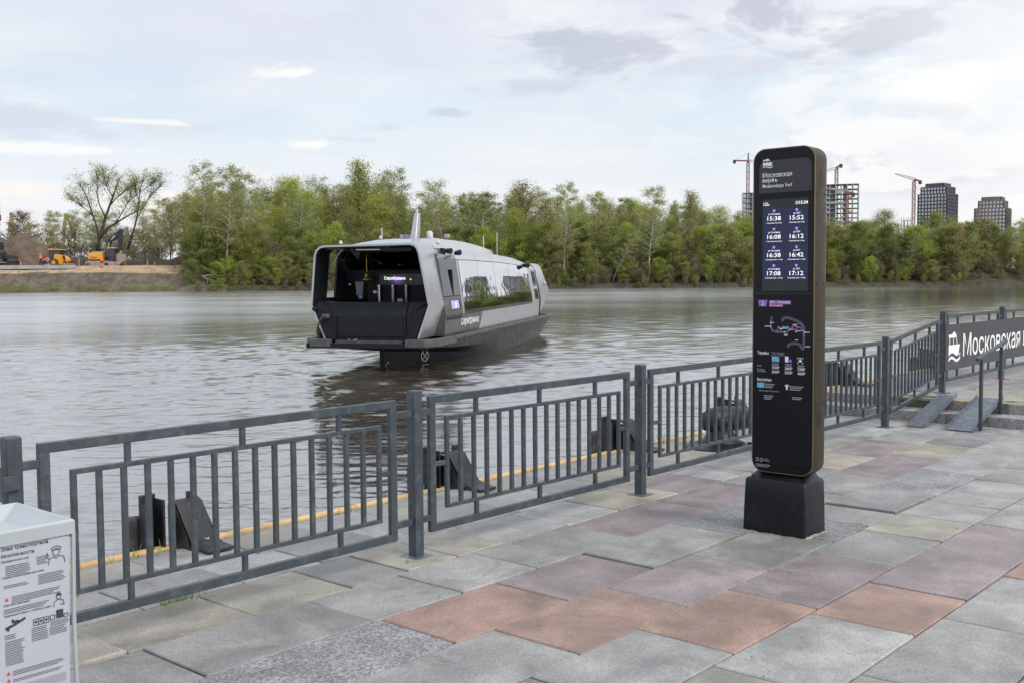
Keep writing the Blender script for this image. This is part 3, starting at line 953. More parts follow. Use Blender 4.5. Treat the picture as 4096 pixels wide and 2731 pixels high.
ribbon(mps([(250, 320), (250, 400), (265, 445), (300, 462), (330, 460), (440, 466), (490, 455), (520, 430), (560, 390), (600, 370), (650, 380), (668, 400), (650, 420), (610, 405), (590, 400)]), .005, M['printpurple'], D + .0006, 'map_route')
ribbon(mps([(355, 410), (330, 455), (350, 465), (430, 466)]), .005, M['printline'], D + .0008, 'map_route')
ribbon(mps([(590, 465), (610, 415), (670, 445), (685, 490), (695, 500), (698, 460)]), .005, M['printline'], D + .0009, 'map_route')
for q in ((250, 360), (250, 405), (355, 412), (433, 468), (505, 440), (590, 405), (586, 466), (676, 450), (700, 470)):
    y_, z_ = mp(*q)
    kquad('map_stop', M['print'], y_ + .004, z_ - .003, y_ - .004, z_ + .003, low, D + .0014)
for x_, y_, l_ in ((168, 400, 70), (260, 358, 30), (370, 425, 40), (370, 435, 35), (430, 495, 50), (430, 507, 42), (540, 383, 50), (525, 440, 45), (585, 455, 70), (705, 470, 60), (710, 633, 60), (575, 560, 40)):
    a_, b_ = mp(x_, y_), mp(x_ + l_, y_)
    kquad('map_caption', M['print'], a_[0], a_[1] - .002, b_[0], a_[1] + .002, low, D + .0012)
kquad('map_caption', M['printblue'], mp(405, 0)[0], mp(0, 424)[1], mp(495, 0)[0], mp(0, 395)[1], low, D + .0012)
kquad('map_caption', M['printred'], mp(538, 0)[0], mp(0, 430)[1], mp(584, 0)[0], mp(0, 417)[1], low, D + .0016)
letter('Тарифы', M['print'], low, kp(3.430, 1.189, D), KE, KU, w=.083, h=.027, bold=.008)
letter('1 мая – 30 сентября', M['printdim'], low, kp(3.318, 1.195, D), KE, KU, w=.083, h=.011, bold=.01)
for a_, b_, c_, d_ in ((3.334, 1.209, 3.228, 1.2105), (3.334, 1.189, 3.228, 1.1905)):
    kquad('date_frame', M['printdim'], a_, b_, c_, d_, low, D)
kquad('card_picture', M['printblue'], 3.323, 1.149, 3.270, 1.184, low, D)
kquad('phone_picture', M['print'], 3.228, 1.150, 3.204, 1.187, low, D)
kquad('card_picture', M['kviolet'], 3.207, 1.150, 3.180, 1.168, low, D + .0004)
def person_sign(yc, zb, s, arms=False):
    mbp = MB()
    mbp.poly([kp(yc + s * .16 * math.cos(a * .6283), zb + s * .84 + s * .16 * math.sin(a * .6283), D) for a in range(10)])
    if arms:
        mbp.poly([kp(yc + s * x, zb + s * z, D) for x, z in ((-.16, 0), (.16, 0), (.16, .5), (.45, .8), (.38, .9), (.1, .66), (-.1, .66), (-.38, .9), (-.45, .8), (-.16, .5))])
    else:
        mbp.poly([kp(yc + s * x, zb + s * z, D) for x, z in ((-.34, .2), (.34, .2), (.3, .48), (.12, .62), (-.12, .62), (-.3, .48))])
    me = mbp.mesh('person_sign', fix=False)
    obj('person_sign', me, M['print'], low)
person_sign(3.121, 1.148, .034)
for sy in (-1, 1):
    for sz in (-1, 1):
        yq, zq = 3.121 + sy * .019, 1.163 + sz * .019
        kquad('scan_corner', M['print'], max(yq, yq - sy * .010), zq - .0012, min(yq, yq - sy * .010), zq + .0012, low, D)
        kquad('scan_corner', M['print'], yq + .0012, min(zq, zq - sz * .010), yq - .0012, max(zq, zq - sz * .010), low, D + .0002)
for s_, y_, z_, h_ in (('330₽', 3.322, 1.101, .019), ('500₽', 3.322, 1.073, .019), ('380₽', 3.229, 1.099, .019), ('550₽', 3.229, 1.072, .019), ('230₽', 3.139, 1.097, .019), ('400₽', 3.139, 1.070, .019)):
    letter(s_, M['print'], low, kp(y_, z_, D), KE, KU, w=.053, h=h_, bold=.008)
for s_, y_, z_, w_ in (('Будни', 3.430, 1.112, .030), ('Выходные', 3.430, 1.088, .053), ('и праздники', 3.430, 1.075, .062), ('Карта москвича не действует', 3.418, .946, .150)):
    letter(s_, M['printdim'], low, kp(y_, z_, D), KE, KU, w=w_, h=.0115, bold=.004)
letter('Бесплатно', M['print'], low, kp(3.430, 1.016, D), KE, KU, w=.104, h=.022, bold=.008)
kquad('card_picture', M['printblue'], 3.430, .972, 3.377, 1.006, low, D)
person_sign(3.214, .968, .036, True)
for y_, z_, n_, w_ in ((3.372, 1.000, 3, .07), (3.195, .994, 3, .10), (3.380, .922, 3, .07), (3.175, .922, 2, .07), (3.323, 1.138, 2, .05), (3.228, 1.138, 2, .05), (3.139, 1.132, 2, .05), (3.437, .452, 0, .05)):
    for k in range(n_):
        kquad('small_print', M['printdim'], y_, z_ - .011 * k - .004, y_ - w_ * (1 - .12 * k), z_ - .011 * k, low, D)
for yq in (3.428, 3.398):
    mbr = MB()
    for k in range(14):
        a, b = .5 + 5.2 * k / 14, .5 + 5.2 * (k + 1) / 14
        mbr.poly([kp(yq + r_ * math.cos(t_), .484 + r_ * math.sin(t_), D) for r_, t_ in ((.0075, a), (.0075, b), (.012, b), (.012, a))])
    obj('transport_emblem', mbr.mesh('transport_emblem', fix=False), M['printdim'], low)
letter('Речной', M['printdim'], low, kp(3.378, .487, D), KE, KU, w=.030, h=.009, bold=.0)
letter('транспорт', M['printdim'], low, kp(3.378, .475, D), KE, KU, w=.045, h=.009, bold=.0)
for k in range(3):
    kquad('small_print', M['printdim'], 3.437, .452 - .007 * k, 3.437 - (.105 if k < 2 else .09), .4545 - .007 * k, low, D)
# speaker grilles and screws on the side
for zc in (2.34, .78):
    g = MB()
    for i in range(-3, 4):
        for j in range(-5, 6):
            if (i / 3.4) ** 2 + (j / 5.4) ** 2 < 1:
                x_, z_ = .13 + i * .011, zc + j * .011
                g.add([(x_ + .003 * math.cos(k * 1.05), Y0 - .001, z_ + .003 * math.sin(k * 1.05)) for k in range(6)], [tuple(range(6))])
    obj('speaker_grille', g.mesh('speaker_grille', fix=False), M['blackmat'], kiosk)
for z_ in (2.24, 1.66, 1.30, .88):
    for x_ in (.09, .19):
        obj('screw', MB().tube([(x_, Y0 - .002, z_), (x_, Y0 + .01, z_)], .006, 8), M['blackmat'], kiosk)

# ================================================================== BIN WITH POSTER
wb = thing('waste_bin', 'pale plastic waste bin with a Russian safety poster at the left edge', 'bin', (1.70, 3.48, 0), quay=True)
BW, BD, BH = .62, .44, .9
obj('body', MB().loft([[(-BW + .04, .03, .0), (-.03, .03, 0), (-.03, BD - .03, 0), (-BW + .04, BD - .03, 0)],
                       [(-BW + .02, .015, BH - .049), (-.012, .015, BH - .049), (-.012, BD - .015, BH - .049), (-BW + .02, BD - .015, BH - .049)]]), M['binwhite'], wb, bevel=.012)
ro, ri = [], []
def rct(x0, x1, y0, y1, z):
    return [(x0, y0, z), (x1, y0, z), (x1, y1, z), (x0, y1, z)]
rim = MB().loft([rct(-BW, 0, 0, BD, BH - .05), rct(-BW, 0, 0, BD, BH - .006), rct(-BW + .006, -.006, .006, BD - .006, BH), rct(-BW + .016, -.016, .016, BD - .016, BH),
                 rct(-BW + .03, -.03, .03, BD - .03, BH - .012), rct(-BW + .2, -.2, .14, BD - .14, BH - .13), rct(-BW + .2, -.2, .14, BD - .14, BH - .2)], caps=False)
obj('rim', rim, M['binwhite'], wb, bevel=.003)
edge = MB()
edge.tube([(-.03, .012, 0), (-.008, .008, .3), (-.011, .009, .55), (-.006, .006, BH - .05)], .008, 6)
obj('corner_strip', edge, M['binwhite'], wb)
PX0, PX1 = -BW + .03, -.02
obj('poster', MB().add([(PX0 - .2, .022, .02), (PX1 - .012, .022, .02), (PX1, .006, BH - .05), (PX0, .006, BH - .05)], [(0, 1, 2, 3)]), M['poster'], wb)
wps = wb.children[-1]
pe, pu = Vector((1, 0, 0)), Vector((0, -.0196, 1)).normalized()
def pp(u, v):        # u from the right poster edge leftwards, v down from the top; metres
    u, v = u * .757, (v - .052) * .625 + .019
    return Vector((PX1 - u, .0035 + .0196 * v, .85 - v))
def pbar(u0, u1, v, h=.0018, mat='ink'):
    p_, q_ = pp(u0, v), pp(u1, v)
    obj('small_print', MB().poly([p_, q_, q_ + pu * h, p_ + pu * h]), M[mat], wps)
letter('Зона транспортной', M['ink'], wps, pp(.302, .052), pe, pu, w=0.1552, h=0.0172, bold=.006)
letter('безопасности', M['ink'], wps, pp(.302, .083), pe, pu, w=0.1075, h=0.0120, bold=.008)
letter('Проводится досмотр', M['ink'], wps, pp(.302, .112), pe, pu, w=0.0893, h=0.0088, bold=.015)
letter('Порядок прохождения досмотра', M['ink'], wps, pp(.30, .197), pe, pu, w=0.1378, h=0.0088, bold=.015)
letter('Обратите внимание', M['ink'], wps, pp(.297, .345), pe, pu, w=0.0848, h=0.0082, bold=.015)
letter('Запрещается брать с собой на судно', M['ink'], wps, pp(.296, .402), pe, pu, w=0.1552, h=0.0088, bold=.015)
rp = random.Random(3)
for u0, v0, n, w in ((.285, .133, 6, .115), (.150, .115, 5, .05), (.295, .236, 2, .11), (.145, .214, 6, .125), (.262, .30, 4, .225), (.297, .362, 3, .215),
                     (.296, .50, 3, .05), (.180, .495, 3, .07), (.065 + .03, .485, 3, .09), (.295, .535, 14, .085), (.180, .525, 5, .075), (.10, .515, 5, .08), (.265, .70, 3, .24), (.265, .745, 2, .225)):
    for k in range(n):
        pbar(u0, u0 - w * rp.uniform(.8, 1), v0 + k * .0095)
for k in range(12):
    pbar(.30, .03, .78 + k * .004, .0016, 'printdim')
for v in (.315, .712, .75):
    p_ = pp(.292, v)
    obj('warning_sign', MB().poly([p_, p_ + pe * .013, p_ + pe * .0065 + pu * .012]), M['printred'], wps)
def pline(pts, closed=False, w=.0011, name='line_drawing'):
    mbl = MB()
    P = [pp(*q) for q in pts]
    if closed:
        P.append(P[0])
    for a, b in zip(P[:-1], P[1:]):
        t_ = (b - a).normalized()
        n_ = pu * t_.dot(pe) - pe * t_.dot(pu)
        mbl.poly([a - n_ * w, b - n_ * w, b + n_ * w, a + n_ * w])
    return obj(name, mbl.mesh(name, fix=False), M['ink'], wps)
def ell(u, v, a, b, n=14):
    return [(u + a * math.cos(6.2832 * k / n), v + b * math.sin(6.2832 * k / n)) for k in range(n)]
# guard, woman, rifle, batteries, fuel can
pline(ell(.062, .105, .016, .02), True)
pline([(.082, .093), (.042, .093), (.040, .082), (.062, .072), (.084, .082), (.082, .093)])
pline([(.098, .17), (.093, .138), (.075, .128), (.062, .14), (.049, .128), (.028, .136), (.022, .172)])
pline([(.093, .138), (.108, .125), (.103, .102), (.100, .118), (.092, .122)])
pline(ell(.055, .352, .011, .014), True)
obj('line_drawing', MB().poly([pp(*q) for q in ell(.055, .340, .012, .008)]), M['ink'], wps)
pline([(.080, .405), (.074, .376), (.055, .366), (.036, .376), (.030, .402), (.050, .395)])
pline([(.292, .462), (.25, .448), (.205, .425)], w=.004)
pline([(.270, .452), (.285, .468), (.275, .474)], w=.003)
pline([(.262, .420), (.255, .438), (.243, .430), (.232, .438)], w=.004)
for k in range(3):
    u_ = .170 - k * .023
    pline([(u_, .447), (u_ - .022, .447), (u_ - .022, .480), (u_, .480)], True)
    obj('line_drawing', MB().poly([pp(*q) for q in ell(u_ - .011, .463, .006, .007)]), M['ink'], wps)
obj('line_drawing', MB().poly([pp(*q) for q in ((.068, .425), (.040, .425), (.036, .432), (.036, .472), (.068, .472))]), M['ink'], wps)
pline([(.095, .472), (.095, .448), (.075, .448), (.075, .472)], True)
pline([(.033, .472), (.033, .455), (.014, .455), (.014, .472)], True)

# ================================================================== RIVER AND FAR BANK (level world frame)
def water_mat():
    m, t, out = mat_new('river_water')
    tc = t.add('ShaderNodeNewGeometry').outputs['Position']
    def stretch(sx, sy, rz=0.0):
        mp_ = t.add('ShaderNodeMapping', {'Vector': tc, 'Scale': (sx, sy, 1.0), 'Rotation': (0, 0, rz)})
        return mp_.outputs[0]
    # the sheet carries the waves; this adds only the finest ripples
    c = t.noise(stretch(5, 11, .15), 1.0, 3, .6, .5)
    # unresolved ripples out on the open river
    sp_ = t.add('ShaderNodeSeparateXYZ', {0: tc})
    dist = t.math('SUBTRACT', t.math('ADD', t.math('MULTIPLY', sp_.outputs[0], -.752), t.math('MULTIPLY', sp_.outputs[1], .659)), 6.2)
    ruff = t.ramp(dist, 8, 75)
    patch = t.ramp(t.noise(stretch(.045, .13, .05), 1.0, 4, .6, .8), .40, .62, .78, 1.0)
    rough = t.math('ADD', .035, t.math('MULTIPLY', t.math('MULTIPLY', ruff, patch), .24))
    bu = t.add('ShaderNodeBump', {'Strength': .5, 'Distance': .012, 'Height': c})
    mud = t.noise(stretch(.05, .09), 1.0, 3, .5)
    col = t.mix(mud, (.075, .064, .046), (.10, .088, .066))
    body = t.add('ShaderNodeBsdfDiffuse', {'Color': col})
    gl = t.add('ShaderNodeBsdfGlossy', {'Color': (.97, .97, .98, 1), 'Roughness': rough, 'Normal': bu})
    gl.distribution = 'MULTI_GGX'
    fr = t.add('ShaderNodeFresnel', {'IOR': 1.33})
    mx = t.add('ShaderNodeMixShader', {0: t.math('POWER', fr.outputs[0], .42), 1: body.outputs[0], 2: gl.outputs[0]})
    t.l.new(mx.outputs[0], out.inputs[0])
    return m


def water_mesh():
    """river sheet: rows get wider apart with distance, and carry only the waves they can resolve"""
    import numpy as np
    ys = [-160, -40, 0, 2.5]
    y = 3.0
    while y < 158:
        ys.append(y)
        y += .05 if y < 14 else .05 * (y / 14) ** 1.4
    ys = np.array(ys + [158.0])
    tj = np.concatenate([[-.95, -.8, -.68, -.6], np.linspace(-.55, .55, 640), [.6, .68, .8, .95]])
    Yv = ys[:, None] + 0 * tj[None, :]
    X = np.maximum(ys, 2.5)[:, None] * tj[None, :]
    X = np.concatenate([np.full((len(ys), 1), -900.0), X, np.full((len(ys), 1), 900.0)], 1)
    Yv = np.concatenate([Yv[:, :1], Yv, Yv[:, :1]], 1)
    dy = np.gradient(ys)[:, None]
    rs = np.random.RandomState(5)
    Z = np.zeros_like(X)
    N = 84
    lam = np.exp(np.linspace(math.log(.2), math.log(3.6), N))
    # slow variation of the wave height: gusts and calm lanes
    gust = 1 + .45 * np.sin(X * .11 + Yv * .05 + 1) * np.sin(Yv * .21 - X * .04 + .7) + .25 * np.sin(X * .31 - Yv * .43)
    gust = np.clip(gust, .35, 1.7)
    def bumpf(cx, cy, rx, ry):
        return np.exp(-((X - cx) / rx) ** 2 - ((Yv - cy) / ry) ** 2)
    wake = bumpf(-9.5, 40, 5, 5) + .9 * bumpf(-6, 27, 5, 4) + .8 * bumpf(4, 38, 3, 7) + .7 * bumpf(1, 27, 5, 5) + .7 * bumpf(-16, 36, 6, 6)
    for l in lam:
        ang = math.pi / 2 + .2 + rs.normal(0, .55)
        k = 2 * math.pi / l
        sl = .0215 if l < .75 else .0105 if l < 1.4 else .0042
        w = np.clip((l - 2.2 * dy) / (2.2 * dy), 0, 1)
        if not w.any():
            continue
        ph = rs.uniform(0, 6.28)
        boost = gust + (1.5 * wake if .35 < l < 1.3 else .5 * wake)
        Z += w * boost * (sl / k) * np.sin(k * (X * math.cos(ang) + Yv * math.sin(ang)) + ph + .6 * np.sin(X * .5 * l + ph * 3))
    Z[:, 0] = Z[:, -1] = 0
    n, mcol = X.shape
    V = np.stack([X, Yv, WZ + Z], -1).reshape(-1, 3).astype(np.float32)
    idx = np.arange(n * mcol).reshape(n, mcol)
    Q = np.stack([idx[:-1, :-1], idx[:-1, 1:], idx[1:, 1:], idx[1:, :-1]], -1).reshape(-1, 4).astype(np.int32)
    me = bpy.data.meshes.new('river')
    me.vertices.add(len(V))
    me.vertices.foreach_set('co', V.ravel())
    me.loops.add(Q.size)
    me.loops.foreach_set('vertex_index', Q.ravel())
    me.polygons.add(len(Q))
    me.polygons.foreach_set('loop_start', np.arange(0, Q.size, 4, dtype=np.int32))
    me.polygons.foreach_set('loop_total', np.full(len(Q), 4, dtype=np.int32))
    me.update(calc_edges=True)
    me.polygons.foreach_set('use_smooth', np.ones(len(Q), dtype=bool))
    return me


def leaf_mat(name, ca, cb, transl=.5):
    m, t, out = mat_new(name)
    oi = t.add('ShaderNodeObjectInfo')
    tc = t.add('ShaderNodeTexCoord').outputs['Object']
    n = t.noise(tc, .55, 3, .6)
    n2 = t.noise(tc, 3.5, 2, .6)
    f = t.math('ADD', t.math('MULTIPLY', t.ramp(n, .3, .7), .5), t.math('MULTIPLY', n2, .35))
    f = t.math('ADD', f, t.math('MULTIPLY', t.math('SUBTRACT', oi.outputs['Random'], .5), .55), clamp=True)
    c = t.mix(f, ca, cb)
    d = t.add('ShaderNodeBsdfDiffuse', {'Color': c})
    tr = t.add('ShaderNodeBsdfTranslucent', {'Color': c})
    mx = t.add('ShaderNodeMixShader', {0: transl, 1: d.outputs[0], 2: tr.outputs[0]})
    t.l.new(mx.outputs[0], out.inputs[0])
    return m


M.update({
    'water': water_mat(),
    'soil': pbr('bank_soil', (.125, .100, .075), .95, var=.45, vscale=.9, bump=.25, bscale=2.2, dirt=(.17, .15, .10), dscale=.25, damt=.7),
    'heapsoil': pbr('heap_soil', (.135, .098, .070), .95, var=.35, vscale=.7, bump=.2, bscale=3, dirt=(.06, .045, .035), dscale=.45, damt=.7),
    'darksoil': pbr('dark_spoil', (.075, .060, .048), .95, var=.5, vscale=1.2, bump=.25, bscale=3, dirt=(.12, .10, .075), dscale=1.0),
    'tan': pbr('site_gravel', (.42, .30, .19), .95, var=.3, vscale=1.5, bump=.05, bscale=6, dirt=(.22, .17, .12), dscale=.5, damt=.6),
    'under': pbr('woodland_floor', (.050, .047, .030), .95, var=.5, vscale=.5, bump=.2, bscale=1.5, dirt=(.07, .058, .045), dscale=.3),
    'land': pbr('distant_land', (.10, .12, .05), .95, var=.4, vscale=.02),
    'bark': pbr('dark_bark', (.060, .050, .042), .9, var=.4, vscale=2),
    'birch': pbr('birch_bark', (.46, .45, .42), .8, var=.3, vscale=1.5, dirt=(.05, .05, .045), dscale=2.2, damt=.9),
    'twig': pbr('grey_twigs', (.115, .095, .075), .9, var=.3, vscale=2),
    'dead': pbr('dead_branch', (.50, .48, .44), .8, var=.2, vscale=2),
    'leaf_fresh': leaf_mat('leaf_fresh', (0.324, 0.356, 0.084), (0.518, 0.557, 0.143)),
    'leaf_birch': leaf_mat('leaf_birch', (0.272, 0.292, 0.084), (0.441, 0.467, 0.143)),
    'leaf_dark': leaf_mat('leaf_dark', (0.188, 0.227, 0.071), (0.305, 0.356, 0.104)),
    'leaf_olive': leaf_mat('leaf_olive', (0.324, 0.311, 0.130), (0.441, 0.415, 0.181)),
    'leaf_brown': leaf_mat('leaf_brown', (0.272, 0.227, 0.149), (0.376, 0.324, 0.181), .2),
    'leaf_bush': leaf_mat('leaf_bush', (0.311, 0.382, 0.084), (0.492, 0.570, 0.136)),
    'machyellow': pbr('machine_yellow', (.72, .33, .02), .4, var=.1, vscale=2, dirt=(.3, .2, .08), dscale=2, damt=.4),
    'machblack': pbr('machine_black', (.022, .026, .032), .4, var=.2, vscale=2),
    'machglass': pbr('cab_glass', (.03, .05, .055), .08, var=.1),
    'mudsteel': pbr('muddy_steel', (.30, .25, .20), .7, var=.3, vscale=3),
    'tyre': pbr('tyre', (.06, .052, .045), .9, var=.3, vscale=4),
    'orange': pbr('safety_orange', (.90, .16, .03), .7, var=.08),
    'navy': pbr('work_navy', (.018, .020, .032), .8, var=.2),
    'skin': pbr('skin', (.42, .24, .17), .6, var=.05),
    'cement': pbr('kerb_cement', (.33, .34, .35), .85, var=.15, vscale=1),
    'wood': pbr('stake_wood', (.42, .31, .2), .8, var=.2),
    'tail': pbr('tail_light', (.8, .03, .02), .4, emit=(1, .05, .02), estr=1.5),
    'cranered': pbr('crane_red', (.22, .085, .08), .6, var=.1, vscale=.3),
    'cranewhite': pbr('crane_white', (.50, .49, .50), .6, var=.1, vscale=.3),
    'craneyellow': pbr('crane_yellow', (.33, .27, .13), .7, var=.2, vscale=.3),
    'craneorange': pbr('crane_orange', (.62, .33, .10), .7, var=.2, vscale=.3),
    'cranedark': pbr('crane_dark', (.05, .045, .05), .6, var=.2, vscale=.3),
    'conc': pbr('frame_concrete', (.38, .375, .39), .85, var=.15, vscale=.2),
    'towerdark': pbr('tower_cladding_dark', (.12, .12, .145), .6, var=.12, vscale=.2),
    'towerbrown': pbr('tower_cladding_brown', (.26, .215, .215), .6, var=.12, vscale=.2),
    'pane': pbr('tower_glass', (.66, .68, .71), .2, metal=.6, var=.35, vscale=.45),
    'blueflag': pbr('blue_cloth', (.03, .08, .20), .7),
})
QW = []
river = obj('river', water_mesh(), M['water'], kind='structure')

# bank: one sheet from below the waterline to the horizon
XS = -44.0          # the building site ends here, the wood begins


def bank_z(x, y):
    s = 1 / (1 + math.exp(-(x - XS) / 2.2))              # 0 at the site, 1 in the wood
    yy = y - 154.0 + .5 * noise.noise(Vector((x * .09, 3.3, 0))) + .25 * noise.noise(Vector((x * .4, 8.3, 0)))
    def prof(pts):
        for (a, za), (b, zb) in zip(pts[:-1], pts[1:]):
            if yy <= b:
                k = max(0, (yy - a) / (b - a))
                return za + (zb - za) * k
        return pts[-1][1]
    site = prof([(-2, -2.2), (0, -1.25), (.5, -.75), (1.2, -.45), (3.6, 1.45), (4.1, 1.65), (6.4, 2.5), (7.5, 2.72), (40, 2.8), (200, 3), (4000, 3)])
    wood = prof([(-2, -2.2), (0, -1.3), (.35, -.75), (1.5, -.45), (6, .35), (20, 1.0), (80, 1.6), (200, 2), (4000, 3)])
    # the site's slope runs down to the wood more gently
    z = site * (1 - s) + wood * s
    amp = min(1, max(0, yy)) * (.16 if yy < 4 else .05)
    if y < 300:
        z += amp * (noise.noise(Vector((x * .35, y * .5, 1))) + .6 * noise.noise(Vector((x * 1.1, y * 1.2, 5))))
    if x > 62 and y < 175:   # rubble hump on the right
        z += 1.9 * math.exp(-((x - 71) / 6.5) ** 2 - ((y - 163) / 4) ** 2)
    return z


xs = [-900, -400, -200, -130, -110] + [-100 + i * .75 for i in range(int(205 / .75) + 1)] + [112, 130, 200, 400, 900]
ys = [152, 153.4] + [153.8 + i * .35 for i in range(24)] + [163 + i * 2 for i in range(14)] + [200, 240, 300, 400, 700, 1500, 3000, 5000]
mb = MB()
for y in ys:
    for x in xs:
        mb.v.append((x * (1 if y < 700 else 4), y, bank_z(x, y)))
n = len(xs)
fm = []
for j in range(len(ys) - 1):
    for i in range(n - 1):
        mb.f.append((j * n + i, j * n + i + 1, (j + 1) * n + i + 1, (j + 1) * n + i))
        xc, yc = (xs[i] + xs[i + 1]) / 2, (ys[j] + ys[j + 1]) / 2
        jit = 1.1 * noise.noise(Vector((xc * .2, yc * .3, 2)))
        if yc > 200:
            fm.append(3)
        elif xc + jit * 2 > XS + 2:
            fm.append(2)
        elif yc + jit * .5 > 158.0 and xc < XS - 6:
            fm.append(1)
        else:
            fm.append(0)
bank = obj('far_bank', mb.mesh('far_bank', True, False), M['soil'], kind='structure')
for k in ('tan', 'under', 'land'):
    bank.data.materials.append(M[k])
bank.data.polygons.foreach_set('material_index', fm)

# ------------------------------------------------------------------ leaf and tree builders
def leaf_tri(V, Fc, p, s, rr):
    a = Vector((rr.gauss(0, 1), rr.gauss(0, 1), rr.gauss(0, 1))).normalized()
    b = a.orthogonal().normalized()
    c = a.cross(b)
    t = rr.uniform(0, 6.28)
    u = b * math.cos(t) + c * math.sin(t)
    w = a.cross(u)
    n = len(V)
    V += [tuple(p + u * s), tuple(p - u * s * .55 + w * s * .6), tuple(p - u * s * .55 - w * s * .6)]
    Fc.append((n, n + 1, n + 2))


def tree_meshes(seed, H, kind):
    """a trunk mesh with limbs and twigs, and a crown mesh of leaf faces"""
    rr = random.Random(seed)
    P = dict(
        birch=dict(tr=.11, nb=40, c0=.28, sp=.20, up=.75, droop=.9, sub=8, leaf=20, ls=.085, sc=.42, lean=.05, top=.55, twr=.016),
        weep=dict(tr=.15, nb=34, c0=.25, sp=.27, up=.6, droop=1.5, sub=9, leaf=30, ls=.09, sc=.38, lean=.04, top=.7, twr=.014),
        broad=dict(tr=.2, nb=44, c0=.12, sp=.34, up=.7, droop=.15, sub=10, leaf=30, ls=.10, sc=.62, lean=.04, top=.75, twr=.018),
        bud=dict(tr=.18, nb=40, c0=.16, sp=.30, up=.95, droop=-.1, sub=12, leaf=14, ls=.085, sc=.55, lean=.05, top=.8, twr=.024),
        poplar=dict(tr=.16, nb=44, c0=.12, sp=.17, up=1.3, droop=-.1, sub=9, leaf=24, ls=.09, sc=.45, lean=.03, top=.6, twr=.018),
        bush=dict(tr=.06, nb=34, c0=.03, sp=.50, up=.9, droop=.2, sub=8, leaf=46, ls=.072, sc=.42, lean=.1, top=.85, twr=.012),
        scrub=dict(tr=.05, nb=30, c0=.03, sp=.55, up=1.0, droop=.1, sub=12, leaf=12, ls=.06, sc=.42, lean=.1, top=.9, twr=.020),
        thin=dict(tr=.07, nb=22, c0=.25, sp=.16, up=.9, droop=.1, sub=7, leaf=16, ls=.085, sc=.36, lean=.06, top=.6, twr=.016),
    )[kind]
    tb = MB()
    V, Fc = [], []
    lx, ly = rr.gauss(0, P['lean']), rr.gauss(0, P['lean'])
    n = 9
    tp = []
    wx, wy = 0, 0
    for i in range(n + 1):
        k = i / n
        tp.append(Vector((lx * H * k * k + wx, ly * H * k * k + wy, H * .97 * k)))
        wx += rr.gauss(0, .012) * H * .6
        wy += rr.gauss(0, .012) * H * .6
    def trunk(k):
        f = k * n
        i = min(int(f), n - 1)
        return tp[i].lerp(tp[i + 1], f - i)
    tb.tube(tp, [P['tr'] * H / 14 * (1 - .9 * (i / n)) + .01 for i in range(n + 1)], 6)
    gold = rr.uniform(0, 6)
    for bi in range(P['nb']):
        k = P['c0'] + (1 - P['c0']) * ((bi + rr.uniform(0, 1)) / P['nb']) * .98
        p0 = trunk(k)
        rel = (k - P['c0']) / (1 - P['c0'])
        L = H * P['sp'] * (1.0 - P['top'] * rel ** 1.5) * rr.uniform(.65, 1.25) * min(1, .55 + rel * 1.6)
        gold += 2.4 + rr.uniform(-.5, .5)
        d = Vector((math.cos(gold), math.sin(gold), P['up'] * rr.uniform(.6, 1.3))).normalized()
        pts = [p0]
        q, dd = p0.copy(), d.copy()
        for s in range(5):
            q = q + dd * L / 5
            pts.append(q.copy())
            dd = (dd + Vector((rr.gauss(0, .16), rr.gauss(0, .16), rr.gauss(0, .1) - P['droop'] * .12 * (s > 1)))).normalized()
        r0 = P['tr'] * H / 14 * .36 * (1 - .7 * rel) + .012
        tb.tube(pts, [r0 * (1 - .8 * i / 5) + .004 for i in range(6)], 4, False)
        for si in range(P['sub']):
            f = rr.uniform(.25, 1) * 5
            i = min(int(f), 4)
            b0 = pts[i].lerp(pts[i + 1], f - i)
            sd_ = (dd + Vector((rr.gauss(0, .8), rr.gauss(0, .8), rr.gauss(.15, .5)))).normalized()
            sl = L * rr.uniform(.22, .5)
            b1 = b0 + sd_ * sl * .5
            sd2 = (sd_ + Vector((0, 0, -P['droop'] * .75))).normalized()
            b2 = b1 + sd2 * sl * (.5 + .35 * max(0, P['droop']))
            tb.tube([b0, b1, b2], [P['twr'] * 1.5, P['twr'], P['twr'] * .4], 3, False)
            for li in range(P['leaf']):
                g = rr.uniform(.15, 1.08)
                c = b0.lerp(b1, g * 2) if g < .5 else b1.lerp(b2, g * 2 - 1)
                sc = P['sc'] * (H / 14) * (.6 if kind in ('birch', 'weep') else 1)
                c = c + Vector((rr.gauss(0, sc), rr.gauss(0, sc), rr.gauss(0, sc * .8)))
                if c.z > .15:
                    leaf_tri(V, Fc, c, P['ls'] * rr.uniform(.7, 1.4) * (H / 14) ** .35, rr)
    tm = tb.mesh('trunk', True, False)
    cm = bpy.data.meshes.new('crown')
    cm.from_pydata(V, [], Fc)
    return tm, cm


PROTO = {}
LEAF = dict(birch='leaf_birch', weep='leaf_dark', broad='leaf_fresh', bud='leaf_olive', poplar='leaf_birch', bush='leaf_bush', scrub='leaf_brown', thin='leaf_birch')
BARK = dict(birch='birch', weep='birch', broad='bark', bud='twig', poplar='bark', bush='twig', scrub='twig', thin='bark')
for ki, kind in enumerate(LEAF):
    for v in range(3 if kind in ('birch', 'broad', 'bud', 'bush', 'scrub') else 2):
        tm, cm = tree_meshes(100 + ki * 10 + v, 14 if kind not in ('bush', 'scrub') else 5, kind)
        tm.materials.append(M[BARK[kind]])
        cm.materials.append(M[LEAF[kind]])
        PROTO[kind, v] = (tm, cm)
CAT = dict(birch='birch', weep='birch', broad='tree', bud='tree', poplar='tree', bush='bush', scrub='bush', thin='tree')
NAME = dict(birch='birch_tree', weep='weeping_birch', broad='leafy_tree', bud='budding_tree', poplar='slender_tree', bush='green_bush', scrub='bare_bush', thin='thin_tree')
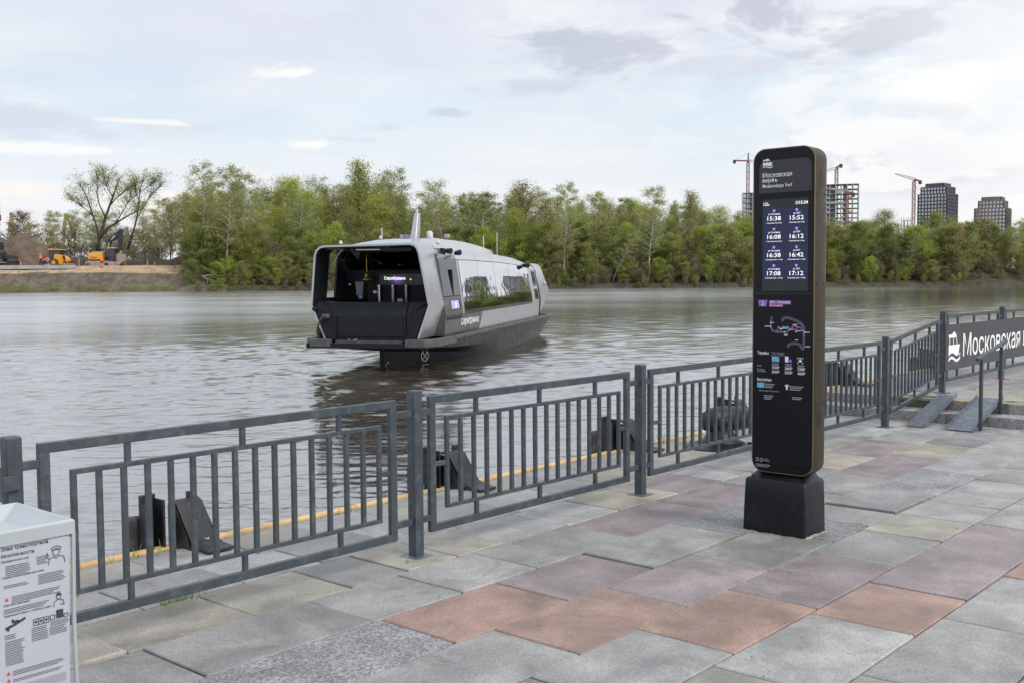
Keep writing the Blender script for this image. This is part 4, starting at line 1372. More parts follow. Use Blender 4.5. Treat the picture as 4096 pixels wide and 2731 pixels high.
rt = random.Random(21)


def tree(kind, x, y, H, label, group=None, v=None, lean=0.0, wide=1.0, leaf=None):
    vs = [k for k in PROTO if k[0] == kind]
    tm, cm = PROTO[vs[rt.randrange(len(vs))] if v is None else (kind, v)]
    base = 14.0 if kind not in ('bush', 'scrub') else 5.0
    t = bpy.data.objects.new(NAME[kind], None)
    COL.objects.link(t)
    t.empty_display_size = .2
    s = H / base
    t.matrix_world = (Matrix.Translation((x, y, bank_z(x, y) - .1)) @ Matrix.Rotation(lean, 4, 'Y') @ Matrix.Rotation(rt.uniform(0, 6.28), 4, 'Z')
                      @ Matrix.Diagonal((s * wide, s * wide, s, 1)))
    tag(t, label, CAT[kind], group)
    a = bpy.data.objects.new('trunk', tm)
    COL.objects.link(a)
    a.parent = t
    b = bpy.data.objects.new('crown', cm)
    COL.objects.link(b)
    b.parent = t
    if leaf:
        b.material_slots[0].link = 'OBJECT'
        b.material_slots[0].material = M[leaf]
    return t


def tree_px(kind, px, top, y, label, group=None, **kw):
    """front tree whose foot stands at photograph column px and whose top reaches row top"""
    p = at(px, 1080, y)
    ztop = at(px, top, y).z
    return tree(kind, p.x, y, ztop - bank_z(p.x, y) + .1, label, group, **kw)


# trees one can tell apart in the front, left to right
front = [
    ('birch', 803, 655, 161, 'birch with leaning white trunk, leftmost of three tall birches left of the boat', dict(lean=.03, v=0)),
    ('birch', 911, 662, 157.5, 'tall slender white birch standing at the water, middle of three left of the boat', dict(lean=.01, v=1)),
    ('birch', 960, 690, 160, 'birch with mottled trunk leaning right, third of the tall birches left of the boat', dict(lean=.09, v=2)),
    ('thin', 580, 800, 165, 'thin dark stemmed tree standing alone at the end of the gravel platform', dict(v=0)),
    ('poplar', 1440, 654, 168, 'tallest leafy tree behind the bow of the boat', dict(wide=1.25)),
    ('birch', 1565, 672, 166, 'tall ragged birch just left of the boat mast', dict(wide=1.1)),
    ('thin', 1625, 748, 167, 'thin tree with a pointed top close to the left of the boat mast', {}),
    ('birch', 1700, 790, 170, 'low birch in the gap just right of the boat mast', {}),
    ('birch', 1770, 730, 160, 'birch with a forked white trunk right of the boat mast', dict(wide=1.25)),
    ('weep', 1925, 765, 161, 'dark green weeping tree hanging over the roof of the boat', dict(wide=1.35, lean=.04)),
    ('bud', 2108, 728, 170, 'large round topped budding tree above the stern of the boat', dict(wide=1.25)),
    ('birch', 2258, 730, 157.5, 'tall white birch just right of the stern of the boat', dict(v=1)),
    ('birch', 2385, 765, 159, 'pale birch with long bare side branches right of the stern', dict(wide=1.2)),
    ('birch', 2450, 905, 156.5, 'white birch leaning far to the right over the water', dict(lean=.42, v=0)),
    ('birch', 2592, 742, 156.5, 'tall white birch at the water midway between boat and kiosk', dict(lean=.05, v=1)),
    ('birch', 2575, 945, 157.5, 'short white birch beside the tall one midway between boat and kiosk', dict()),
    ('poplar', 2755, 770, 172, 'budding upright tree behind the bright willows left of the kiosk', dict(leaf='leaf_olive')),
    ('thin', 2810, 780, 174, 'nearly bare tree left of the kiosk behind the willows', dict(leaf='leaf_brown')),
    ('broad', 2880, 940, 160, 'bright green round willow left of the kiosk', dict(wide=1.0, leaf='leaf_bush')),
    ('broad', 2990, 985, 158, 'low bright green willow half hidden by the left side of the kiosk', dict(wide=.95, leaf='leaf_bush')),
    ('birch', 3380, 905, 172, 'slim birch below the unfinished tower right of the kiosk', {}),
    ('weep', 3360, 950, 158, 'dark green birch close to the right side of the kiosk', dict(wide=.8)),
    ('broad', 3325, 1000, 156.5, 'light green willow bush touching the right edge of the kiosk', dict(wide=.8, leaf='leaf_bush')),
    ('broad', 3540, 848, 182, 'broad budding tree rising above the wood under the crane hook', dict(leaf='leaf_olive', wide=1.1)),
    ('birch', 3642, 930, 157, 'white birch leaning over the water below the dark tower', dict(lean=.05)),
    ('weep', 3690, 862, 170, 'dark pointed birch in front of the dark tower', dict(wide=.7, v=1)),
    ('birch', 3705, 915, 159, 'leaning white birch below the right half of the dark tower', dict(lean=.11)),
    ('broad', 3560, 955, 159, 'yellow green round tree between the kiosk and the dark tower', dict(leaf='leaf_fresh', wide=.9)),
    ('birch', 3947, 880, 162, 'white birch with a forked crown below the brown tower', dict(wide=1.2, v=0)),
    ('birch', 4023, 905, 161, 'slim white birch below the right side of the brown tower', {}),
    ('birch', 4068, 880, 159, 'white birch at the right edge of the photo', {}),
]
for kind, px, top, y, lab, kw in front:
    tree_px(kind, px, top, y, lab, **kw)

# the wood behind them: height of its upper edge along the photograph
edge = [(560, 830), (640, 800), (700, 770), (780, 730), (860, 740), (930, 735), (1000, 745), (1080, 745), (1150, 715), (1240, 705), (1330, 735), (1420, 700), (1500, 720), (1600, 770),
        (1680, 830), (1730, 820), (1830, 770), (1900, 765), (1980, 800), (2080, 745), (2180, 760), (2240, 800), (2330, 800), (2400, 775), (2500, 790), (2560, 815), (2660, 820),
        (2750, 800), (2850, 830), (2960, 840), (3050, 870), (3150, 880), (3300, 880), (3400, 870), (3500, 880), (3600, 900), (3750, 910), (3850, 905), (3950, 900), (4096, 910), (4400, 905), (5900, 850)]


def edge_at(px):
    for (a, ya), (b, yb) in zip(edge[:-1], edge[1:]):
        if a <= px <= b:
            return ya + (yb - ya) * (px - a) / (b - a)
    return edge[-1][1]


ZONES = ((760, 'at the end of the gravel platform'), (870, 'beside the leftmost tall birch'), (1000, 'among the tall birches left of the boat'), (1120, 'midway between the birches and the boat'),
         (1250, 'just left of the boat'), (1420, 'behind the bow of the boat'), (1560, 'left of the boat mast'), (1720, 'around the boat mast'), (1880, 'right of the boat mast'),
         (2050, 'above the boat windows'), (2230, 'above the stern of the boat'), (2360, 'just right of the stern'), (2500, 'around the leaning birch'), (2660, 'around the tall waterside birch'),
         (2820, 'right of the tall waterside birch'), (3000, 'just left of the kiosk'), (3290, 'behind the kiosk'), (3440, 'below the concrete frame tower'), (3560, 'left of the white crane mast'),
         (3670, 'below the white crane'), (3760, 'below the left of the dark tower'), (3860, 'below the right of the dark tower'), (3960, 'below the left of the brown tower'), (4060, 'below the right of the brown tower'),
         (9999, 'at the right edge'))


def zone(px):
    for lim, z in ZONES:
        if px < lim:
            return z


desc = dict(broad='leafy green tree', bud='olive budding tree', poplar='slender upright tree', birch='pale stemmed birch',
            weep='dark drooping birch', thin='thin young tree')
ROWN = ('in the front row', 'in the middle row', 'in the back row')
def hue(kind, lf):
    return {'leaf_olive': 'yellowish ', 'leaf_dark': 'dark ', 'leaf_bush': 'bright '}.get(lf, '') if kind == 'broad' else ''


px = 640
while px < 4460:
    for row, (ya, yb, k) in enumerate(((163, 168, .34), (171, 180, .12), (184, 200, .0))):
        kind = rt.choice(('broad', 'bud', 'poplar', 'birch', 'weep', 'broad', 'bud', 'birch'))
        x = px + rt.uniform(-18, 18) + row * 11
        e = edge_at(x)
        top = e + (1085 - e) * k * rt.uniform(.5, 1.3) + rt.uniform(-4, 30)
        if px < 760 and row == 0:
            continue
        z = zone(x)
        lf = None
        if kind == 'broad' and rt.random() < .45:
            lf = rt.choice(('leaf_olive', 'leaf_dark', 'leaf_bush'))
        tree_px(kind, x, top, rt.uniform(ya, yb), f'{hue(kind, lf)}{desc[kind]} {ROWN[row]} {z}', (f'{desc[kind]}s of the wood').replace('birchs', 'birches'), wide=rt.uniform(.85, 1.15), leaf=lf)
    px += rt.uniform(42, 60)
# bushes at the foot of the wood
px = 770
while px < 4420:
    for y0 in (154.5, 155.9, 158.5, 161.5):
        x = px + rt.uniform(-20, 20)
        p = at(x, 1080, y0)
        sc = 'scrub' if rt.random() < (.5 if y0 < 155 else .35 if 1900 < x < 2700 or x > 3350 else .28) else 'bush'
        h = rt.uniform(.9, 1.8) if y0 < 155 else rt.uniform(1.8, 4.2) if y0 < 157 else rt.uniform(3.5, 8.5)
        if 3880 < x and y0 < 160:
            h *= .55
        z = zone(x)
        lf = rt.choice((None, 'leaf_olive', 'leaf_birch', 'leaf_dark')) if sc == 'bush' else rt.choice((None, None, 'leaf_olive'))
        nm = {None: 'bright green bush' if sc == 'bush' else 'bare brown bush', 'leaf_olive': 'olive bush' if sc == 'bush' else 'budding twiggy bush', 'leaf_birch': 'pale green bush', 'leaf_dark': 'dark green bush'}[lf]
        where = "at the water's edge" if y0 < 155 else 'on the lower bank' if y0 < 157 else 'on the upper bank' if y0 < 160 else 'under the trees'
        tree(sc, p.x, y0 + rt.uniform(-.5, .9), h, f'{"low" if h < 2 else "tall" if h > 6 else "medium"} {nm} {where} {z}', nm.replace('bush', 'bushes') + ' along the bank', wide=rt.uniform(.8, 1.3), leaf=lf)
    px += rt.uniform(30, 48)
# sparse thicket behind the building site
px = -60
while px < 660:
    kind = rt.choice(('thin', 'thin', 'birch', 'scrub'))
    top = 850 + rt.uniform(-20, 130) if px < 330 else 900 + rt.uniform(-60, 90)
    site = 'above the soil heap' if px < 200 else 'above the roller' if px < 300 else 'behind the excavator' if px < 520 else 'between the excavator and the wood'
    kn = {'thin': 'sparse thin tree', 'birch': 'sparse young birch', 'scrub': 'bare thicket bush'}[kind]
    tree_px(kind, px, top, rt.uniform(178, 200), f'{"tall" if top < 905 else "low"} {kn} behind the site {site}', kn + ' group behind the site', wide=rt.uniform(.9, 1.5))
    if rt.random() < .6:
        tree_px('scrub', px + 12, 1000 - rt.uniform(0, 40), rt.uniform(172, 182), f'low brown bush behind the site {site}', 'low brown bushes behind the site', wide=1.3)
    px += rt.uniform(15, 26)


# dark ridge of spoil and brushwood at the back of the site
mb = MB()
for i in range(120):
    x = -76 + i * .36
    h = .9 + .5 * noise.noise(Vector((x * .35, 0, 4))) + .3 * noise.noise(Vector((x * 1.3, 0, 7)))
    h *= min(1, (i + 6) / 20) * min(1, (122 - i) / 20)
    mb.v += [(x, 169.5, 2.5), (x, 170.6, 2.7 + h * .75), (x, 171.6 + .3 * noise.noise(Vector((x, 9, 1))), 2.7 + h * 1.5), (x, 174, 2.6 + h * .6), (x, 176, 2.4)]
for i in range(119):
    for k in range(4):
        a = i * 5 + k
        mb.f.append((a, a + 5, a + 6, a + 1))
o = obj('spoil_ridge', mb.mesh('spoil_ridge', True, False), M['darksoil'])
tag(o, 'low dark ridge of spoil and brushwood behind the excavator', 'soil heap')


# dark bare limbed trees beside the excavator
def limb_tree(name, label, px, py, y, limbs, leaves, seed):
    rr = random.Random(seed)
    b = at(px, py, y)
    t = thing(name, label, 'tree', b)
    tb = MB()
    V, Fc = [], []
    k = y / F_PX
    def P(q, j=0.0):
        return Vector(((q[0] - px) * k, j, (py - q[1]) * k))
    for li, (pts, r) in enumerate(limbs):
        j = rr.uniform(-1.2, 1.2)
        pp_ = [P(q, j * i / len(pts) * 2) for i, q in enumerate(pts)]
        tb.tube(pp_, [max(.03, r * (1 - .8 * i / (len(pp_) - 1))) for i in range(len(pp_))], 6)
        n = len(pp_)
        for s in range(26):
            f = rr.uniform(.32, .999) * (n - 1)
            i = int(f)
            b0 = pp_[i].lerp(pp_[i + 1], f - i)
            d = (pp_[i + 1] - pp_[i]).normalized()
            d = (d + Vector((rr.gauss(0, .7), rr.gauss(0, .7), rr.gauss(.35, .4)))).normalized()
            L = rr.uniform(.7, 2.6)
            b1 = b0 + d * L * .55
            b2 = b1 + (d + Vector((rr.gauss(0, .4), rr.gauss(0, .4), .3))).normalized() * L * .6
            tb.tube([b0, b1, b2], [.035, .022, .01], 3, False)
            for q in range(3):
                e0 = b1.lerp(b2, rr.random())
                e1 = e0 + Vector((rr.gauss(0, .45), rr.gauss(0, .45), rr.gauss(.3, .35)))
                tb.tube([e0, e1], [.014, .006], 3, False)
                for _ in range(leaves):
                    leaf_tri(V, Fc, e1 + Vector((rr.gauss(0, .28), rr.gauss(0, .28), rr.gauss(0, .25))), rr.uniform(.07, .13), rr)
    obj('trunk', tb.mesh('trunk', True, False), M['bark'], t)
    cm = bpy.data.meshes.new('crown')
    cm.from_pydata(V, [], Fc)
    cm.materials.append(M['leaf_birch'])
    obj('crown', cm, None, t)


limb_tree('spreading_tree', 'large dark limbed tree with sparse leaves spreading behind the excavator', 391, 1006, 170, [
    ([(391, 1006), (398, 960), (410, 920), (425, 870), (440, 830), (455, 790), (470, 750), (480, 715)], .34),
    ([(398, 960), (392, 915), (380, 870), (368, 830), (355, 790), (340, 755), (325, 735)], .2),
    ([(402, 955), (430, 915), (470, 890), (510, 865), (540, 850), (565, 825)], .22),
    ([(425, 870), (405, 820), (400, 780), (405, 740), (410, 712)], .13),
    ([(440, 830), (470, 800), (505, 775), (530, 760)], .12),
    ([(380, 870), (350, 840), (320, 815), (300, 800)], .1),
    ([(455, 790), (440, 750), (438, 720)], .09),
    ([(470, 890), (500, 840), (520, 800), (525, 765)], .1)], 13, 5)
limb_tree('leaning_tree', 'dark tree leaning right between the excavator and the wood', 512, 998, 168, [
    ([(512, 998), (525, 960), (543, 915), (558, 870), (566, 820), (575, 770), (590, 726)], .22),
    ([(558, 870), (575, 830), (600, 790), (625, 760), (640, 745)], .1),
    ([(566, 820), (550, 780), (545, 745)], .08),
    ([(575, 770), (605, 745), (618, 735)], .07)], 9, 8)
limb_tree('snag', 'dead forked black stump between the roller and the excavator', 284, 1019, 166, [
    ([(284, 1019), (279, 990), (276, 962), (268, 942)], .14), ([(277, 968), (283, 955), (285, 950)], .1)], 0, 9)

# grass and dead wood along the waterline
rg = random.Random(12)
V, Fc = [], []
for _ in range(9000):
    x = rg.uniform(-92, -36) if rg.random() < .7 else rg.uniform(-40, 90)
    if noise.noise(Vector((x * .16, 7, 0))) < -.12:
        continue
    y = 154.0 + rg.random() ** 2 * 1.3
    p = Vector((x, y, bank_z(x, y) + rg.uniform(.02, .3)))
    leaf_tri(V, Fc, p, rg.uniform(.05, .12), rg)
me = bpy.data.meshes.new('bank_grass')
me.from_pydata(V, [], Fc)
me.materials.append(M['leaf_dark'])
tag(obj('bank_grass', me, None, kind='stuff'), 'green grass and weeds growing along the far waterline', 'grass')
db = thing('dead_branches', 'bleached dead branches lying on the slope at the end of the site', 'dead branches', at(845, 1120, 156))
k = 156 / F_PX
def dpt(q):
    return Vector(((q[0] - 845) * k, rg.uniform(-.2, .2), (1120 - q[1]) * k))
for pts in ([(828, 1135), (832, 1120), (822, 1112), (808, 1108)], [(808, 1108), (820, 1103), (835, 1100), (858, 1101)], [(826, 1115), (815, 1103), (780, 1100)], [(868, 1104), (890, 1102)], [(820, 1112), (850, 1122), (875, 1132)]):
    obj('branch', MB().tube([dpt(q) for q in pts], [.07] + [.05] * (len(pts) - 2) + [.025], 5), M['dead'], db, smooth=True)

# ================================================================== BUILDING SITE
# soil heap
hp = at(60, 1066, 168)
kk = 168 / F_PX
prof = [(-260, 60), (-160, 95), (-60, 112), (0, 116), (45, 118), (75, 126), (100, 131), (125, 128), (140, 124), (160, 104), (180, 84), (200, 66), (214, 40), (228, 15), (238, 0)]
def heap_h(px):
    for (a, ha), (b, hb) in zip(prof[:-1], prof[1:]):
        if a <= px <= b:
            return ha + (hb - ha) * (px - a) / (b - a)
    return 0
mb = MB()
nx, ny = 84, 30
for j in range(ny + 1):
    for i in range(nx + 1):
        px = -240 + 480 * i / nx
        x = (px - 60) * kk
        y = -6 + 12.5 * j / ny
        w = max(0, 1 - abs(y / (6 if y < 0 else 6.5)) ** 1.35)
        h = heap_h(px) * kk * w ** .9
        q = Vector((x, y, 0))
        h += min(1, h) * (.45 * noise.noise(q * .5) + .28 * noise.noise(q * 1.2 + Vector((3, 0, 0))) + .16 * noise.noise(q * 2.7))
        mb.v.append((x, y, h - .15))
for j in range(ny):
    for i in range(nx):
        a = j * (nx + 1) + i
        mb.f.append((a, a + 1, a + nx + 2, a + nx + 1))
o = obj('soil_heap', mb.mesh('soil_heap', True, False), M['heapsoil'])
o.location = (hp.x, 168, 2.7)
tag(o, 'big heap of brown excavated soil on the building site', 'soil heap')
# concrete edging
a, b = at(-60, 1068, 160), at(306, 1068, 160)
o = obj('concrete_edging', MB().box((0, -.6, -.55), (b.x - a.x, .0, 0)), M['cement'], bevel=.03)
o.location = (a.x, 159.9, 2.84)
tag(o, 'long grey concrete edging in front of the workers on the site', 'kerb')
for i, (px, y0, y1, ln) in enumerate(((317, 1063, 1034, 0), (357, 1068, 1046, 0), (590, 1066, 1045, .02), (616, 1067, 1054, .35), (765, 1080, 1062, 0), (-8, 1066, 1040, 0))):
    if px < 0:
        continue
    b = at(px, y0, 162)
    h = (y0 - y1) * 162 / F_PX
    o = obj('wooden_stake', MB().bar((0, 0, -.2), (h * ln, 0, h), .09, .09), M['wood'])
    o.location = (b.x, 162, bank_z(b.x, 162))
    tag(o, ['wooden survey stake right of the roller', 'wooden survey stake at the tracks of the excavator', 'upright wooden stake at the end of the gravel platform',
            'slanting wooden stake at the end of the gravel platform', 'wooden stake at the edge of the wood left of the birches'][i], 'stake', 'wooden stakes on the site')
b = at(699, 1082, 158.5)
pl = thing('site_lamp', 'short dark post with a red lamp on the end of the gravel platform', 'post', (b.x, 158.5, bank_z(b.x, 158.5)))
obj('post', MB().tube([(0, 0, -.1), (0, 0, .85)], .09, 8), M['mudsteel'], pl)
obj('lamp', MB().tube([(0, -.02, .72), (0, -.02, .95)], .11, 8), M['machblack'], pl)

# ------------------------------------------------------------------ excavator (side view)
E0 = at(420, 1067, 164)
ex_ = thing('excavator', 'yellow and black crawler excavator with its bucket resting on the gravel', 'excavator', (E0.x, 164, bank_z(E0.x, 164)))
s_ = 164 / F_PX / 4.2       # metres per pixel of the enlarged crop
def ep(cx, cy):
    return ((cx - 1764) * s_, (1040 - cy) * s_)
for yy in (-1.25, .95):
    tr = [ep(1500, 990), ep(1520, 965), ep(1600, 962), ep(1760, 962), ep(1900, 968), ep(2050, 985), ep(2075, 1010), ep(2050, 1040), ep(1900, 1042), ep(1540, 1042), ep(1505, 1020)]
    tk = obj('track', MB().prism(tr, yy - .28, yy + .28, 'y'), M['mudsteel'], ex_, bevel=.04)
    for cx in (1560, 1850):
        c = ep(cx, 1018)
        obj('sprocket', MB().tube([(c[0], yy - .31, c[1]), (c[0], yy + .31, c[1])], .28, 14), M['machblack'], tk)
body = [ep(1548, 935), ep(1548, 835), ep(1580, 825), ep(1775, 826), ep(1778, 940)]
bd = obj('engine_house', MB().prism(body, -1.35, 1.3, 'y'), M['machyellow'], ex_, bevel=.08)
obj('grille', MB().prism([ep(1570, 880), ep(1600, 900), ep(1690, 900), ep(1690, 912), ep(1590, 912)], -1.37, -1.34, 'y'), M['machblack'], bd)
obj('roof_hatch', MB().prism([ep(1580, 824), ep(1600, 806), ep(1775, 806), ep(1778, 824)], -1.0, 1.0, 'y'), M['cement'], bd)
obj('chassis', MB().prism([ep(1545, 945), ep(1555, 934), ep(1930, 940), ep(1930, 975), ep(1560, 965)], -1.3, 1.25, 'y'), M['machblack'], ex_)
cab = [ep(1880, 975), ep(1872, 800), ep(1885, 752), ep(1985, 752), ep(1992, 800), ep(1985, 975)]
cb = obj('cab', MB().prism(cab, -1.35, -.2, 'y'), M['machblack'], ex_, bevel=.05)
obj('window', MB().prism([ep(1902, 890), ep(1900, 770), ep(1975, 770), ep(1978, 890)], -1.37, -1.34, 'y'), M['machglass'], cb)
obj('cab_roof', MB().prism([ep(1866, 756), ep(1866, 738), ep(1985, 740), ep(1990, 756)], -1.4, -.15, 'y'), M['craneorange'], cb)
obj('front_box', MB().prism([ep(1730, 935), ep(1730, 885), ep(1768, 885), ep(1768, 935)], -1.3, -.7, 'y'), M['machyellow'], ex_)
boom = [ep(1785, 935), ep(1800, 780), ep(1822, 640), ep(1850, 590), ep(1950, 520), ep(2030, 450), ep(2050, 428), ep(2066, 440), ep(2050, 490), ep(1990, 575), ep(1900, 640), ep(1872, 690), ep(1850, 800), ep(1835, 935)]
bm_ = obj('boom', MB().prism(boom, -.32, .32, 'y'), M['machblack'], ex_, bevel=.05)
p_, q_ = ep(1905, 600), ep(1965, 540)
letter('HYUNDAI', M['print'], bm_, (p_[0], -.335, p_[1] - .12), Vector((q_[0] - p_[0], 0, q_[1] - p_[1])).normalized(), Vector((-(q_[1] - p_[1]), 0, q_[0] - p_[0])).normalized(), w=.82, h=.2)
obj('stick', MB().prism([ep(2035, 432), ep(2070, 440), ep(2068, 620), ep(2040, 790), ep(2005, 830), ep(1992, 815), ep(2000, 620), ep(2015, 480)], -.28, .28, 'y'), M['machblack'], ex_, bevel=.04)
a_, b_ = ep(1790, 900), ep(1850, 660)
obj('boom_cylinder', MB().tube([(a_[0] + .3, -.45, a_[1]), (b_[0] + .1, -.45, b_[1])], .09, 8), M['cement'], ex_)
a_, b_ = ep(1935, 520), ep(2040, 432)
obj('stick_cylinder', MB().tube([(a_[0], 0, a_[1] + .25), (b_[0], 0, b_[1] + .12)], .09, 8), M['cement'], ex_)
bk = [ep(1930, 850), ep(2085, 850), ep(2102, 900), ep(2100, 970), ep(2060, 1008), ep(1990, 1012), ep(1915, 1004), ep(1925, 960), ep(1922, 900)]
bu = obj('bucket', MB().prism(bk, -.75, .75, 'y'), M['mudsteel'], ex_, bevel=.05)
for k in range(5):
    c = ep(1925 + k * 34, 1010)
    obj('tooth', MB().cbox((c[0], -.6, c[1] - .08), (.12, .3, .22)), M['machblack'], bu)
obj('linkage', MB().prism([ep(1990, 850), ep(2050, 850), ep(2055, 790), ep(2010, 780), ep(1985, 810)], -.2, .2, 'y'), M['mudsteel'], ex_)

# ------------------------------------------------------------------ soil roller
R0 = at(246, 1066, 163.5)
ro_ = thing('soil_roller', 'yellow soil compactor roller with a dark cab and a smooth drum', 'roller', (R0.x, 163.5, bank_z(R0.x, 163.5)))
s2 = 163.5 / F_PX / 4.2
def rp2(cx, cy):
    return ((cx - 1033) * s2, (1030 - cy) * s2)
c = rp2(960, 970)
for yy in (-1.0, .65):
    w = obj('wheel', MB().tube([(c[0], yy - .25, c[1]), (c[0], yy + .25, c[1])], .60, 20), M['tyre'], ro_, bevel=.08)
    obj('rim', MB().tube([(c[0] - .02, yy - .27, c[1]), (c[0] - .02, yy + .27, c[1])], .30, 14), M['machyellow'], w)
c = rp2(830, 965)
obj('drum', MB().tube([(c[0], -1.05, c[1]), (c[0], 1.05, c[1])], .62, 24), M['cement'], ro_)
obj('drum_frame', MB().prism([rp2(740, 985), rp2(740, 950), rp2(900, 930), rp2(910, 985)], -1.15, 1.15, 'y'), M['machblack'], ro_)
hood = [rp2(945, 905), rp2(955, 832), rp2(1040, 838), rp2(1110, 872), rp2(1158, 915), rp2(1162, 960), rp2(1205, 985), rp2(1190, 1008), rp2(1020, 1008), rp2(1000, 930)]
hd = obj('hood', MB().prism(hood, -.85, .85, 'y'), M['machyellow'], ro_, bevel=.06)
obj('rear_bar', MB().prism([rp2(1110, 975), rp2(1110, 950), rp2(1208, 952), rp2(1205, 975)], -1.0, .95, 'y'), M['machblack'], ro_)
c = rp2(1180, 963)
obj('tail_lamp', MB().tube([(c[0], -1.03, c[1]), (c[0], -.97, c[1])], .08, 8), M['tail'], ro_)
cab = [rp2(870, 912), rp2(862, 765), rp2(1060, 765), rp2(1066, 840), rp2(950, 850), rp2(945, 912)]
cb = obj('cab', MB().prism(cab, -.75, .75, 'y'), M['machblack'], ro_, bevel=.04)
obj('window', MB().prism([rp2(885, 890), rp2(880, 778), rp2(938, 778), rp2(938, 890)], -.77, -.74, 'y'), M['machglass'], cb)
obj('window', MB().prism([rp2(958, 838), rp2(956, 776), rp2(1048, 776), rp2(1052, 828)], -.77, -.74, 'y'), M['machglass'], cb)
obj('cab_roof', MB().prism([rp2(855, 764), rp2(858, 744), rp2(1080, 748), rp2(1085, 764)], -.85, .85, 'y'), M['machyellow'], ro_, bevel=.03)
c = rp2(868, 738)
obj('beacon', MB().tube([(c[0], 0, c[1] - .1), (c[0], 0, c[1] + .06)], .09, 8), M['orange'], ro_)
obj('mirror_arm', MB().tube([(rp2(1085, 760)[0], .6, rp2(1085, 760)[1]), (rp2(1150, 735)[0], .6, rp2(1150, 735)[1])], .04, 5), M['cement'], ro_)

# ------------------------------------------------------------------ people
def person(label, loc, joints, edges, zones, vest=None, helmet=None, rz=0.0, extra=None):
    """one continuous skinned body; joints: name -> (x, y, z, radius); zones: list of (test, material)"""
    names = list(joints)
    me = bpy.data.meshes.new('person')
    me.from_pydata([joints[n][:3] for n in names], [(names.index(a), names.index(b)) for a, b in edges], [])
    o = bpy.data.objects.new('person', me)
    COL.objects.link(o)
    sk = o.modifiers.new('skin', 'SKIN')
    for i, n in enumerate(names):
        sv = me.skin_vertices[0].data[i]
        sv.radius = (joints[n][3], joints[n][3])
        sv.use_root = n == 'pelvis'
    sub = o.modifiers.new('sub', 'SUBSURF')
    sub.levels = sub.render_levels = 1
    dg = bpy.context.evaluated_depsgraph_get()
    bm2 = bpy.data.meshes.new_from_object(o.evaluated_get(dg))
    bpy.data.objects.remove(o)
    mats = []
    for _, mt in zones:
        if mt not in mats:
            mats.append(mt)
    for mt in mats:
        bm2.materials.append(M[mt])
    for p in bm2.polygons:
        p.use_smooth = True
        c = p.center
        for test, mt in zones:
            if test(c):
                p.material_index = mats.index(mt)
                break
    o = bpy.data.objects.new('person', bm2)
    COL.objects.link(o)
    o.matrix_world = Matrix.Translation(loc) @ Matrix.Rotation(rz, 4, 'Z')
    tag(o, label, 'person')
    h = joints['head']
    if helmet:
        hm = MB().lathe([(.0, .115), (.06, .105), (.105, .06), (.12, .0), (.15, -.01), (.15, -.025), (.0, -.025)], 12, (h[0], h[1], h[2] + .03))
        obj('helmet', hm, M[helmet], o, smooth=True)
    # face: nose, eyes and ears
    f = MB()
    fx, fy = joints.get('face', (0, -1))[:2]
    f.lathe([(0, -.02), (.018, -.015), (.012, .02), (0, .03)], 6, (h[0] + fx * .1, h[1] + fy * .1, h[2] - .02))
    obj('nose', f, M['skin'], o)
    if vest:
        obj('vest', vest, M['orange'], o, smooth=True)
    return o


def vest_loft(rings):
    out = []
    for (x, y, z, rx, ry) in rings:
        out.append([(x + rx * math.cos(6.2832 * k / 12), y + ry * math.sin(6.2832 * k / 12), z) for k in range(12)])
    return MB().loft(out)


EDG = [('pelvis', 'waist'), ('waist', 'chest'), ('chest', 'neck'), ('neck', 'head'), ('head', 'crown'), ('chest', 'sl'), ('sl', 'el'), ('el', 'hl'), ('chest', 'sr'), ('sr', 'er'), ('er', 'hr'),
       ('pelvis', 'kl0'), ('kl0', 'kl'), ('kl', 'al'), ('al', 'fl'), ('pelvis', 'kr0'), ('kr0', 'kr'), ('kr', 'ar'), ('ar', 'fr')]
p = at(164, 1065, 160.2)
zb_ = 2.82
walk = dict(pelvis=(0, 0, .95, .15), waist=(.02, 0, 1.12, .14), chest=(.05, 0, 1.36, .17), neck=(.06, 0, 1.52, .06), head=(.07, 0, 1.64, .095), crown=(.07, 0, 1.74, .07), face=(1, -.2),
            sl=(.05, -.2, 1.42, .065), el=(.0, -.25, 1.16, .05), hl=(.14, -.26, .98, .04), sr=(.05, .2, 1.42, .065), er=(.14, .24, 1.18, .05), hr=(.28, .2, 1.02, .04),
            kl0=(.02, -.1, .88, .1), kl=(.22, -.1, .5, .075), al=(.26, -.1, .1, .05), fl=(.40, -.1, .05, .045), kr0=(-.02, .1, .88, .1), kr=(-.1, .1, .5, .075), ar=(-.42, .1, .18, .05), fr=(-.40, .1, .04, .045))
fa = walk.pop('face')
walk_f = dict(walk)
Z_navy = [(lambda c: c.z > 1.55, 'skin'), (lambda c: c.z > 1.0, 'orange'), (lambda c: True, 'navy')]
person('worker in an orange vest and helmet walking left on the site', (p.x, 160.2, zb_), walk_f, EDG, Z_navy, vest_loft([(.02, 0, .98, .2, .18), (.03, 0, 1.2, .2, .18), (.05, 0, 1.4, .21, .2), (.06, 0, 1.48, .12, .12)]), 'orange', rz=math.pi)
p = at(186, 1066, 160.0)
